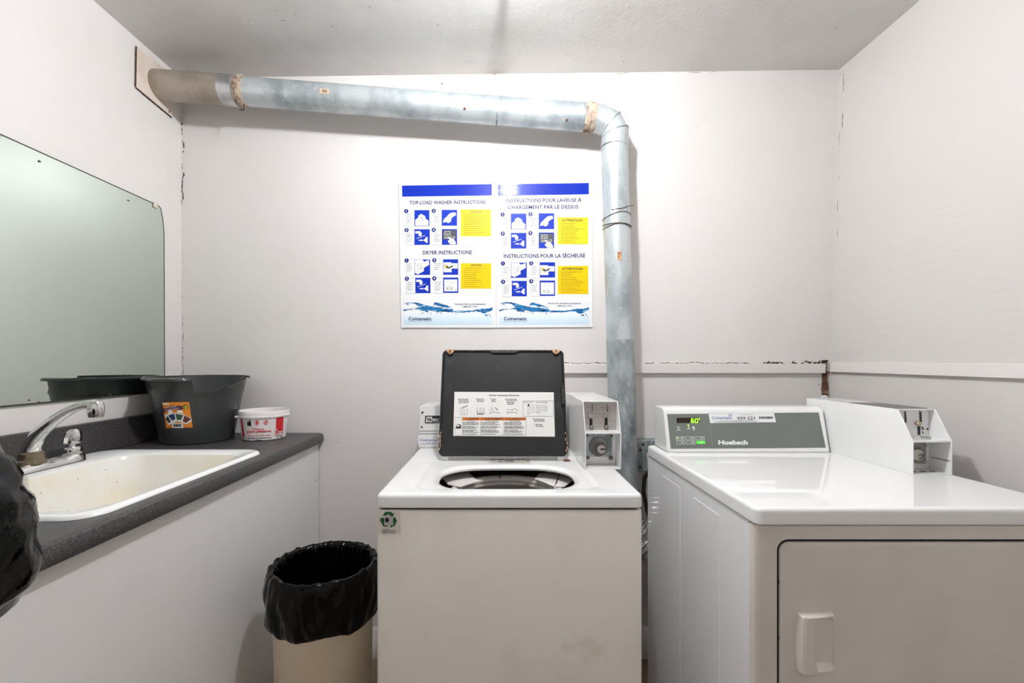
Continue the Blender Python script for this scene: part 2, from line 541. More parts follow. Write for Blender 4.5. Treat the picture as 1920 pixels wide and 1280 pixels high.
# ------------------------------------------------------------------ ceiling lamp (just above the frame)
zl = zc(LAMP_POS.x)
lamp = thing('ceiling_lamp', 'bare round bulb in a white porcelain holder on the ceiling above the washer', 'lamp', (LAMP_POS.x, LAMP_POS.y, zl))
porc = mat('porcelain', (235, 233, 228), 0.3)
MB().lathe([(0.062, 0), (0.062, -0.012), (0.045, -0.024), (0.026, -0.032), (0.024, -0.040)], (LAMP_POS.x, LAMP_POS.y, zl), n=32).build('holder', porc, lamp)
m = MB()
rb = 0.035
prof = [(0.016, 0.070), (0.017, 0.036)]
for i in range(1, 13):
    a = math.radians(64 - 154 * i / 12)
    prof.append((max(rb * math.cos(a), 0.001), rb * math.sin(a)))
m.lathe(prof, LAMP_POS, n=20)
bulb_m = bpy.data.materials.new('bulb_glow')
bulb_m.use_nodes = True
nt = bulb_m.node_tree
nt.nodes.remove(nt.nodes['Principled BSDF'])
em = nt.nodes.new('ShaderNodeEmission')
em.inputs['Color'].default_value = (*LAMP_COLOR, 1)
em.inputs['Strength'].default_value = LAMP_STRENGTH
nt.links.new(em.outputs[0], nt.nodes['Material Output'].inputs['Surface'])
m.build('bulb', bulb_m, lamp)
hk = thing('shadow_hook', 'unseen white hook added under the ceiling to cast the dark streak behind the bulb', 'hook', (0.0215, 1.325, zc(0.0215)))  # unseen blocker, added only to throw the streak on ceiling and back wall
MB().lathe([(0.016, 0), (0.016, -0.004), (0.0065, -0.007), (0.0065, -0.030)], (0.0215, 1.325, zc(0.0215)), n=16).build('rosette', porc, hk)
P = [Vector((0.0215, 1.325, zc(0.0215) - 0.028 - 0.004 * i)) for i in range(5)]
for i in range(13):
    a = math.radians(-90 + 230 * i / 12)
    P.append(Vector((0.0215, 1.325 + 0.012 * math.cos(a) , zc(0.0215) - 0.062 - 0.014 * (1 + math.sin(a)) * 0 - 0.016 + 0.016 * math.sin(a))))
MB().tube(P, 0.0075, 10).build('wire', porc, hk, smooth=60)

# ------------------------------------------------------------------ counter, sink, faucet
ZT, XF = 0.941, -0.743
cab_m = mat('white_laminate', (228, 226, 224), 0.32, layers=[(3, (222, 219, 216), 0.45, 0.7, ONE, 3, 0.6)])
cab = thing('base_cabinet', 'white laminate base cabinet under the dark counter along the left wall', 'cabinet', (-1.05, 1.05, 0))
MB().box(-0.784, -0.766, 0.22, 1.895, 0.0, 0.8985).build('front_panel', cab_m, cab, bevel=0.001)
MB().box(-1.34, -0.785, 0.22, 0.238, 0.0, 0.898).build('side_panel', cab_m, cab, bevel=0.001)
MB().box(-1.34, -0.785, 1.877, 1.895, 0.0, 0.898).build('side_panel', cab_m, cab, bevel=0.001)
m = MB().lathe([(0.0022, 0), (0.0022, 0.0012)], (-0.766, 1.86, 0.75), (1, 0, 0), 12)
m.build('screw', mat('screw_dark', (70, 66, 62), 0.4, 0.6), cab)

lam = mat('charcoal_speckled_laminate', (62, 59, 61), 0.42, layers=[(230, (98, 94, 96), 0.52, 0.62, ONE, 2, 0.85), (300, (38, 36, 38), 0.55, 0.66, ONE, 2, 0.8), (4, (78, 71, 69), 0.5, 0.75, ONE, 3, 0.4)])
ctop = thing('countertop', 'charcoal speckled laminate countertop with a rolled front edge and backsplash', 'countertop', (-1.05, 1.05, 0.9))
cx, cy = (XL + 0.002 + XF) / 2, (0.20 + 1.897) / 2
hx, hy = (XF - XL - 0.002) / 2, (1.897 - 0.20) / 2
scx, scy, shx, shy = -1.0475, 1.178, 0.2475, 0.308
m = MB()
kk = dict(k=4, m=10)
L = [rrect(scx, scy, shx, shy, 0.05, 0.899, **kk),
     rrect(cx, cy, hx - 0.012, hy - 0.003, 0.004, 0.899, **kk), rrect(cx, cy, hx - 0.003, hy - 0.001, 0.006, 0.903, **kk),
     rrect(cx, cy, hx, hy, 0.008, 0.912, **kk), rrect(cx, cy, hx, hy, 0.008, 0.928, **kk),
     rrect(cx, cy, hx - 0.003, hy - 0.001, 0.008, 0.937, **kk), rrect(cx, cy, hx - 0.011, hy - 0.003, 0.008, ZT, **kk), rrect(cx, cy, hx - 0.014, hy - 0.006, 0.008, ZT, **kk),
     rrect(scx, scy, shx, shy, 0.05, ZT, **kk), rrect(scx, scy, shx, shy, 0.05, 0.899, **kk)]
m.loft(L).build('slab', lam, ctop, smooth=40)
MB().box(XL + 0.001, XL + 0.022, 0.20, 1.896, ZT, 1.043).build('backsplash', lam, ctop, bevel=0.003)

sink_m = mat('sink_enamel', (240, 238, 233), 0.18, coat=0.2, layers=[(5, (238, 226, 200), 0.42, 0.66, (1, 1, 1), 4, 0.8), (60, (120, 100, 80), 0.76, 0.82, ONE, 3, 0.6)])
rim_m = mat('sink_rim_enamel', (243, 243, 241), 0.16, coat=0.2)
sink = thing('drop_in_sink', 'white enamel drop-in sink with yellowed stained bowl set in the dark counter', 'sink', (scx, scy, 0.75))
ks = dict(k=8, m=8)
rx, ry = 0.268, 0.327
bx, by, bhx, bhy = -1.010, 1.178, 0.190, 0.270
m = MB()
m.loft([rrect(scx, scy, rx, ry, 0.06, ZT + 0.0005, **ks), rrect(scx, scy, rx - 0.002, ry - 0.002, 0.06, ZT + 0.006, **ks), rrect(scx, scy, rx - 0.008, ry - 0.008, 0.056, ZT + 0.009, **ks),
        rrect(scx, scy, rx - 0.018, ry - 0.018, 0.05, ZT + 0.009, **ks), rrect(bx, by, bhx + 0.012, bhy + 0.012, 0.075, ZT + 0.005, **ks), rrect(bx, by, bhx + 0.004, bhy + 0.004, 0.07, ZT + 0.001, **ks)])
m.build('rim', rim_m, sink, smooth=50)
m = MB()
m.loft([rrect(bx, by, bhx + 0.004, bhy + 0.004, 0.07, ZT + 0.001, **ks), rrect(bx, by, bhx - 0.002, bhy - 0.002, 0.07, ZT - 0.012, **ks), rrect(bx, by, bhx - 0.012, bhy - 0.014, 0.07, 0.85, **ks),
        rrect(bx, by, bhx - 0.022, bhy - 0.028, 0.07, 0.79, **ks), rrect(bx, by, bhx - 0.045, bhy - 0.05, 0.07, 0.768, **ks), rrect(bx, by, 0.045, 0.045, 0.044, 0.762, **ks), rrect(bx, by, 0.03, 0.03, 0.029, 0.752, **ks)], cap1=True)
m.build('bowl', sink_m, sink, smooth=50)
MB().lathe([(0.042, 0.0), (0.042, 0.003), (0.034, 0.004), (0.03, -0.004), (0.004, -0.006)], (bx, by, 0.764), n=28).build('drain', chrome, sink)
# dull scratches and drip marks on the bowl
m = MB()
for i in range(22):
    y = R1.uniform(0.95, 1.40)
    z = R1.uniform(0.80, 0.92)
    xw = bx - bhx + 0.012 + (0.93 - z) * 0.12
    s_ = R1.uniform(0.0006, 0.0018)
    m.poly([(xw + 0.0015, y - s_, z), (xw + 0.0015, y, z - s_ * 1.6), (xw + 0.0015, y + s_, z), (xw + 0.0015, y, z + s_)])
m.build('chip_marks', chip_d, sink, smooth=0)

fz = ZT + 0.009
fx = -1.262
fau = thing('sink_faucet', 'worn chrome two-handle faucet with a long rising spout behind the sink bowl', 'faucet', (fx, 1.21, fz))
m = MB()
base = []
for i in range(41):
    t = i / 40
    y = 1.085 + 0.27 * t
    e = abs(2 * t - 1)
    hgt = 0.022 + 0.012 * max(0, 1 - abs(e - 0.78) / 0.22) + 0.006 * max(0, 1 - e / 0.25)
    wd = 0.025 * (1 - max(0, e - 0.86) ** 2 * 18)
    base.append([Vector((fx - wd * 1.0, y, fz)), Vector((fx - wd, y, fz + hgt * 0.6)), Vector((fx - wd * 0.5, y, fz + hgt)), Vector((fx + wd * 0.5, y, fz + hgt)), Vector((fx + wd, y, fz + hgt * 0.55)), Vector((fx + wd * 1.15, y, fz))])
m.loft(base, True, True)
m.build('base', chrome, fau, smooth=50)
for yy in (1.112, 1.328):
    m = MB().lathe([(0.024, 0.022), (0.025, 0.036), (0.022, 0.042), (0.012, 0.044), (0.012, 0.05)], (fx, yy, fz), n=24)
    v = m.build('valve_collar', chrome, fau)
    m = MB()
    loops = []
    for (h, a, b, tw) in [(0.049, 0.017, 0.015, 0), (0.054, 0.021, 0.018, 0.1), (0.070, 0.024, 0.016, 0.25), (0.086, 0.019, 0.010, 0.35), (0.092, 0.010, 0.005, 0.4)]:
        lp = []
        for i in range(14):
            t = 2 * math.pi * i / 14
            g = 1 + 0.10 * math.cos(7 * t)
            lp.append(Vector((fx + 0.02 * (h - 0.05) / 0.04 * 0.3 + b * g * math.cos(t + tw), yy + a * g * math.sin(t + tw), fz + h)))
        loops.append(lp)
    m.loft(loops, True, True).build('handle', chrome, fau, smooth=25)
ys = 1.215
m = MB().lathe([(0.030, 0.018), (0.030, 0.026), (0.026, 0.030), (0.026, 0.046), (0.022, 0.05)], (fx, ys, fz), n=28)
m.build('spout_collar', mat('tarnished_chrome', (150, 138, 118), 0.3, 0.9, layers=[(30, (100, 90, 74), 0.5, 0.65, ONE, 4, 0.7)]), fau)
tip = Vector((-0.985, 1.095, 1.128))
b0 = Vector((fx, ys, fz + 0.045))
path = [b0, b0 + Vector((0.004, -0.002, 0.022))]
for t in (0.12, 0.25, 0.4, 0.55, 0.7, 0.85, 0.95, 1.0):
    p = b0.lerp(Vector((tip.x, tip.y, 0)), t)
    z = b0.z + 0.03 + (tip.z + 0.012 - b0.z - 0.03) * (1 - (1 - t) ** 1.7)
    path.append(Vector((p.x, p.y, z)))
rad = [0.021, 0.020, 0.018, 0.0155, 0.0135, 0.012, 0.0105, 0.010, 0.010, 0.010]
m = MB().tube(path, rad, 18)
m.build('spout', chrome, fau, smooth=60)
m = MB().lathe([(0.004, 0.022), (0.012, 0.019), (0.0165, 0.010), (0.0165, -0.008), (0.015, -0.014), (0.0145, -0.018)], tip + Vector((0.006, -0.003, -0.002)), n=24)
m.build('aerator', chrome, fau, smooth=40)

# ------------------------------------------------------------------ mirror
mirror = thing('wall_mirror', 'large frameless greenish wall mirror with chipped corner above the sink', 'mirror', (XL, 1.1, 1.118))
my1, mz0, mz1 = 1.792, 1.118, 1.848
outline = [(0.30, mz0), (my1 + 0.006, mz0), (my1 + 0.002, mz1 - 0.10), (my1 - 0.004, mz1 - 0.045), (my1 - 0.016, mz1 - 0.006), (my1 - 0.03, mz1), (0.30, mz1)]
mir_m = mat('mirror_silver', (206, 217, 208), 0.012, 1.0)
m = MB().prism([(XL + 0.001, y, z) for y, z in outline], (0.005, 0, 0))
m.build('glass', mir_m, mirror, smooth=0)
edge_m = mat('mirror_edge', (58, 60, 52), 0.5)
m = MB()
pts = [Vector((XL + 0.0066, y, z)) for y, z in outline]
for i in (1, 2, 3, 4, 5):
    a, b = pts[i], pts[(i + 1) % len(pts)]
    d = (b - a).normalized()
    s_ = d.cross(Vector((1, 0, 0))) * 0.0016
    m.poly([a + s_, b + s_, b - s_, a - s_])
a, b = pts[0], pts[1]
m.poly([a, b, b + Vector((0, 0, 0.005)), a + Vector((0, 0, 0.005))])
m.build('edge', edge_m, mirror, smooth=0)
m = MB()
for i in range(9):
    y, z = R1.uniform(1.25, my1 - 0.02), R1.choice([mz0 + R1.uniform(0.004, 0.014), mz0 + R1.uniform(0.004, 0.014), mz1 - R1.uniform(0.004, 0.05)])
    r_ = R1.uniform(0.0012, 0.005)
    m.poly([(XL + 0.0068, y + r_ * R1.uniform(0.5, 2.2) * math.cos(k), z + r_ * math.sin(k) * R1.uniform(0.4, 1)) for k in [i_ * 1.047 for i_ in range(6)]])
m.build('tarnish_spots', mat('tarnish', (82, 62, 30), 0.7), mirror, smooth=0)
m = MB().box(XL + 0.0065, XL + 0.011, my1 - 0.056, my1 - 0.036, mz1 - 0.016, mz1 + 0.006)
m.build('clip', mat('mirror_clip', (214, 204, 186), 0.5), mirror, bevel=0.002)

# ------------------------------------------------------------------ exhaust duct
duct = thing('exhaust_duct', 'galvanised dryer exhaust duct running under the ceiling and down the back wall', 'duct', (0.47, 1.79, 0.72))
A = Vector((XL + 0.001, 1.765, 2.318))
B = Vector((0.375, 1.795, 2.204))
ax = (B - A).normalized()
def on(t):
    return A.lerp(B, t)
def cyl(a, b, r, name, mm, n=36, **k):
    return MB().tube([a, b], r, n).build(name, mm, duct, **k)
RP = 0.0525
cyl(on(0.0), on(0.165), RP + 0.003, 'beige_sleeve', sleeve_m)
cyl(on(0.15), on(0.182), RP + 0.0042, 'foil_tape', tape_m)
m = MB()
loops = []
for i in range(15):
    t = 0.180 + 0.024 * i / 14
    c = on(t)
    u = ax.cross(Vector((0, 0, 1))).normalized()
    v = ax.cross(u)
    e = math.sin(math.pi * i / 14)
    loops.append([c + (u * math.cos(k * 2 * math.pi / 40) + v * math.sin(k * 2 * math.pi / 40)) * (RP + 0.0005 + e * (0.004 + 0.006 * noise.noise(Vector((k * 0.5, i * 0.6, 1.3))))) for k in range(40)])
m.loft(loops, True, True).build('crusty_joint', sealant, duct, smooth=60)
cyl(on(0.196), on(0.775), RP, 'pipe_section', galv)
cyl(on(0.771), on(0.775), RP + 0.0012, 'seam_band', galv_dull)
cyl(on(0.774), on(0.985), RP + 0.0008, 'pipe_section', galv)
m = MB()
loops = []
for i in range(13):
    t = 0.972 + 0.026 * i / 12
    c = on(t)
    e = math.sin(math.pi * i / 12)
    loops.append([c + (u * math.cos(k * 2 * math.pi / 40) + v * math.sin(k * 2 * math.pi / 40)) * (RP + 0.001 + e * (0.003 + 0.006 * noise.noise(Vector((k * 0.45, i * 0.5, 7.3))))) for k in range(40)])
m.loft(loops, True, True).build('crusty_joint', sealant, duct, smooth=60)
# elbow made of gores, then the vertical pipe
V0 = Vector((0.4475, 1.79, 2.085))
V1 = Vector((0.487, 1.79, 0.74))
vax = (V1 - V0).normalized()
mid1 = on(1.0) + ax * 0.012
mid2 = mid1 + Vector((0.046, -0.002, -0.024))
mid3 = V0 + Vector((-0.003, 0, 0.008))
seq = [on(0.99), mid1, mid2, mid2 + (mid3 - mid2) * 0.55, V0]
for i in range(4):
    a, b = seq[i], seq[i + 1]
m = MB().tube([on(0.985), mid1 + Vector((0.004, 0, -0.002)), mid2, mid2 + (mid3 - mid2) * 0.5 + Vector((0.012, 0, 0.006)), V0], RP + 0.001, 36)
m.build('elbow', galv, duct, smooth=22)
for c, t in ((mid2, Vector((0.75, 0, -0.66))), (mid2 + (mid3 - mid2) * 0.5 + Vector((0.012, 0, 0.006)), Vector((0.32, 0, -0.95)))):
    t.normalize()
    MB().tube([c - t * 0.003, c - t * 0.0015, c + t * 0.0015, c + t * 0.003], [RP + 0.001, RP + 0.004, RP + 0.004, RP + 0.001], 36).build('elbow_bead', galv_dull, duct)
cyl(V0, V0.lerp(V1, 0.57), RP - 0.0005, 'pipe_section', galv)
cyl(V0.lerp(V1, 0.565), V1, RP + 0.001, 'pipe_section', galv_dull)
wire_m = mat('rusty_wire', (84, 62, 48), 0.6, 0.6)
for tt, tilt in ((0.205, 0.010), (0.232, -0.006), (0.236, 0.004)):
    c = V0.lerp(V1, tt)
    m = MB()
    P = []
    for k in range(33):
        a = 2 * math.pi * k / 32
        P.append(c + Vector((math.cos(a) * (RP + 0.0022), math.sin(a) * (RP + 0.0022), tilt * math.cos(a + 0.5) + 0.002 * math.sin(3 * a))))
    m.tube(P, 0.0012, 6)
    m.build('wire_tie', wire_m, duct)
m = MB()
c = V0.lerp(V1, 0.19)
m.tube([c + Vector((-0.03, -0.046, -0.004)), c + Vector((0.005, -0.056, -0.002)), c + Vector((0.035, -0.044, 0.010)), c + Vector((0.06, -0.03, 0.018))], 0.0012, 6)
m.build('wire_end', wire_m, duct)
# barcode sticker, rust spot, screws
up = Vector((0, 0, 1))
def wrap_patch(c, axis, ang0, ang1, half, r, name, mm, n=6):
    e1 = Vector((0, -1, 0))
    e1 = (e1 - axis * e1.dot(axis)).normalized()
    e2 = axis.cross(e1)
    mb = MB()
    vs, fs = [], []
    for i in range(n + 1):
        a = ang0 + (ang1 - ang0) * i / n
        d = e1 * math.cos(a) + e2 * math.sin(a)
        vs += [c - axis * half + d * r, c + axis * half + d * r]
    for i in range(n):
        fs.append((2 * i, 2 * i + 1, 2 * i + 3, 2 * i + 2))
    return mb.add(vs, fs).build(name, mm, duct, smooth=60)
cb = on(0.389)
def side(a):
    return a
wrap_patch(cb, ax, -0.10, 0.24, 0.018, RP + 0.0010, 'barcode_sticker', mat('sticker_tan', (214, 190, 160), 0.6))
for k in range(5):
    wrap_patch(cb + ax * (-0.008 + 0.0042 * k), ax, -0.02, 0.16, 0.0013 if k % 2 else 0.0008, RP + 0.0016, 'barcode_bar', black_print)
wrap_patch(V0.lerp(V1, 0.326), vax, 0.0, 0.26, 0.016, RP + 0.0008, 'rust_spot', mat('rust_sticker', (206, 156, 104), 0.8, layers=[(120, (120, 62, 30), 0.5, 0.6, ONE, 3, 0.9)]))
for t_, a_ in ((0.70, 0.5), (0.93, 0.75)):
    c = on(t_)
    e1 = (Vector((0, -1, 0)) - ax * Vector((0, -1, 0)).dot(ax)).normalized()
    e2 = ax.cross(e1)
    sgn = -1 if (e1 * math.cos(a_) + e2 * math.sin(a_)).z > 0 else 1
    d = e1 * math.cos(a_) + e2 * math.sin(a_) * sgn
    MB().lathe([(0.0045, RP - 0.001), (0.0045, RP + 0.003), (0.002, RP + 0.0045)], c, d, 10).build('screw', rust_m, duct)
# hook under the joint
c = on(0.196)
m = MB().tube([c + Vector((0.004, -0.01, -RP)), c + Vector((0.006, -0.012, -RP - 0.016)), c + Vector((0.004, -0.013, -RP - 0.026)), c + Vector((-0.004, -0.014, -RP - 0.028)), c + Vector((-0.008, -0.014, -RP - 0.022))], 0.0016, 8)
m.build('hook', black, duct)
# wall plate where the duct leaves through the left wall
m = MB().prism([(XL + 0.0005, 1.657, 2.245), (XL + 0.0005, 1.838, 2.232), (XL + 0.0005, 1.845, 2.405), (XL + 0.0005, 1.660, 2.396)], (0.006, 0, 0))
m.build('wall_plate', mat('plate_cream', (222, 208, 196), 0.5, layers=[(12, (204, 186, 172), 0.5, 0.7, ONE, 4, 0.6)]), duct, bevel=0.001)
m = MB()
for a, b in (((1.657, 2.245), (1.838, 2.232)), ((1.660, 2.396), (1.657, 2.245))):
    a, b = Vector((XL + 0.004, *a)), Vector((XL + 0.004, *b))
    for i in range(26):
        p, q = a.lerp(b, i / 26), a.lerp(b, (i + 1) / 26)
        s_ = (b - a).normalized().cross(Vector((1, 0, 0)))
        w0 = 0.003 + 0.003 * abs(noise.noise(p * 60))
        m.poly([p + Vector((0.0028, 0, 0)), q + Vector((0.0028, 0, 0)), q - s_ * -w0, p - s_ * -w0])
m.build('dirty_edge', crack_m, duct, smooth=0)
MB().lathe([(0.004, 0.006), (0.004, 0.008), (0.002, 0.009)], (XL, 1.822, 2.245), (1, 0, 0), 10).build('screw', rust_m, duct)

# ------------------------------------------------------------------ instruction signs
YS = D - 0.006
sign_fr = plane_frame((0, YS, 0), (0, -1, 0))
def zz(x, y):
    return 740 + x / 4.2658, 330 + y / 4.2658
def zfr(x, y, h):
    return sign_fr(*zz(x, y), h)
wave_m = mat('water_print', (16, 118, 178), 0.25, layers=[(70, (6, 58, 118), 0.45, 0.6, (0.5, 1, 1.4), 5, 0.9), (95, (214, 238, 248), 0.58, 0.64, (0.45, 1, 1.3), 4, 0.95)])
pale_m = bpy.data.materials.new('pale_water_print')
pale_m.use_nodes = True
nt = pale_m.node_tree
b = nt.nodes['Principled BSDF']
b.inputs['Roughness'].default_value = 0.35
tc = nt.nodes.new('ShaderNodeTexCoord')
sp = nt.nodes.new('ShaderNodeSeparateXYZ')
mr = nt.nodes.new('ShaderNodeMapRange')
mr.inputs[1].default_value = at(0, 583, YS).z
mr.inputs[2].default_value = at(0, 608, YS).z
mx = nt.nodes.new('ShaderNodeMix')
mx.data_type = 'RGBA'
mx.inputs[6].default_value = lin((244, 248, 251))
mx.inputs[7].default_value = lin((196, 224, 240))
nt.links.new(tc.outputs['Object'], sp.inputs[0])
nt.links.new(sp.outputs[2], mr.inputs[0])
nt.links.new(mr.outputs[0], mx.inputs[0])
nt.links.new(mx.outputs[2], b.inputs['Base Color'])

def draw(kind, x0, y0, x1, y1, panel):
    """the white line drawings inside the blue picture squares"""
    wdt, hgt = x1 - x0, y1 - y0
    def T(pts):
        return [(x0 + a * wdt, y0 + b_ * hgt) for a, b_ in pts]
    W = Print(zfr, 0.0012)
    K = Print(zfr, 0.0017)
    G = None
    lw = 2.0
    if kind == 'w1':
        W.p2(T([(.06, .98), (.06, .60), (.24, .50), (.28, .34), (.47, .24), (.70, .38), (.76, .55), (.94, .66), (.94, .98)]))
        K.line(T([(.24, .50), (.30, .68), (.62, .66), (.76, .55)]), lw).line(T([(.40, .42), (.58, .60)]), 4).line(T([(.06, .62), (.5, .86), (.5, .98)]), 1.2).line(T([(.5, .86), (.94, .66)]), 1.2)
    elif kind == 'w2':
        W.p2(T([(.08, .82), (.14, .60), (.34, .42), (.52, .24), (.66, .18), (.90, .17), (.93, .34), (.80, .40), (.64, .52), (.60, .74), (.44, .84), (.26, .76)]))
        K.line(T([(.34, .42), (.60, .52)]), lw).line(T([(.50, .28), (.66, .40)]), 1.4).line(T([(.3, .70), (.5, .74)]), 1.2)
    elif kind == 'w3':
        W.p2(T([(.06, .13), (.36, .12), (.48, .26), (.46, .44), (.28, .44), (.28, .28), (.06, .27)]))
        W.line(T([(.14, .60), (.70, .40)]), 3)
        W.p2(T([(.28, .68), (.46, .68), (.46, .64), (.56, .71), (.46, .78), (.46, .74), (.28, .74)]))
        W.p2(T([(.58, .70), (.70, .62), (.72, .52), (.86, .50), (.86, .88), (.72, .84), (.70, .78), (.58, .74)]))
        K.line(T([(.34, .22), (.37, .32)]), lw).line(T([(.81, .58), (.81, .80)]), 1.6)
    elif kind == 'w4':
        G = Print(zfr, 0.0009)
        G.rect(x0 + .06 * wdt, y0 + .08 * hgt, x1 - .06 * wdt, y0 + .66 * hgt)
        W.frame(x0 + .18 * wdt, y0 + .16 * hgt, x0 + .56 * wdt, y0 + .28 * hgt, 3)
        for k_ in range(5):
            W.rect(x0 + (.13 + .11 * k_) * wdt, y0 + .35 * hgt, x0 + (.17 + .11 * k_) * wdt, y0 + .42 * hgt)
        for k_ in range(4):
            W.frame(x0 + (.16 + .13 * k_) * wdt, y0 + .50 * hgt, x0 + (.26 + .13 * k_) * wdt, y0 + .60 * hgt, 2)
        W.frame(x0 + .74 * wdt, y0 + .46 * hgt, x0 + .84 * wdt, y0 + .60 * hgt, 2)
        W.p2(T([(.30, .50), (.42, .48), (.60, .58), (.78, .64), (.92, .84), (.93, .98), (.56, .98), (.38, .78), (.46, .70), (.54, .68)]))
    elif kind == 'd1':
        W.p2(T([(.02, .02), (.50, .02), (.62, .14), (.92, .04), (.94, .34), (.60, .54), (.60, .76), (.20, .97), (.02, .86)]))
        K.line(T([(.02, .25), (.18, .38), (.60, .20), (.62, .14)]), 1.6).line(T([(.18, .38), (.20, .66), (.60, .50)]), 1.6).line(T([(.46, .36), (.42, .54), (.36, .56)]), 3).line(T([(.02, .70), (.20, .80), (.60, .60)]), 1.4).line(T([(.56, .30), (.92, .20)]), 1.4)
    elif kind == 'd2':
        W.p2(T([(.03, .20), (.54, .20), (.54, .26), (.96, .26), (.96, .60), (.56, .60), (.56, .84), (.03, .84)]))
        K.p2(T([(.06, .44), (.20, .36), (.40, .52), (.56, .42), (.70, .38), (.62, .50), (.40, .60), (.16, .56)]))
        K.line(T([(.03, .64), (.56, .64)]), 1.2)
        Y_ = Print(zfr, 0.0021)
        Y_.p2(T([(.09, .44), (.18, .40), (.26, .46), (.22, .54), (.12, .52)]))
        Y_.build('yellow_garment', yellow_print, panel, smooth=0)
    elif kind == 'd4':
        W.rect(x0 + .07 * wdt, y0 + .13 * hgt, x0 + .93 * wdt, y0 + .90 * hgt)
        G = Print(zfr, 0.0017)
        G.frame(x0 + .30 * wdt, y0 + .20 * hgt, x0 + .72 * wdt, y0 + .36 * hgt, 1.6)
        G.line(T([(.30, .50), (.42, .50)]), 2).line(T([(.47, .52), (.53, .52)]), 3)
        for (a, b_) in ((.20, .62), (.46, .62)):
            for i in range(2):
                for j in range(2):
                    G.frame(x0 + (a + .10 * i) * wdt, y0 + (b_ + .11 * j) * hgt, x0 + (a + .08 + .10 * i) * wdt, y0 + (b_ + .08 + .11 * j) * hgt, 1.6)
        G.line(T([(.72, .80), (.90, .79)]), 2.5)
    if W.f:
        W.build('drawing', white_print, panel, smooth=0)
    if K.f:
        K.build('drawing_lines', black_print, panel, smooth=0)
    if G is not None and G.f:
        G.build('keypad_drawing', dkgrey_print if kind == 'w4' else grey_print, panel, smooth=0)

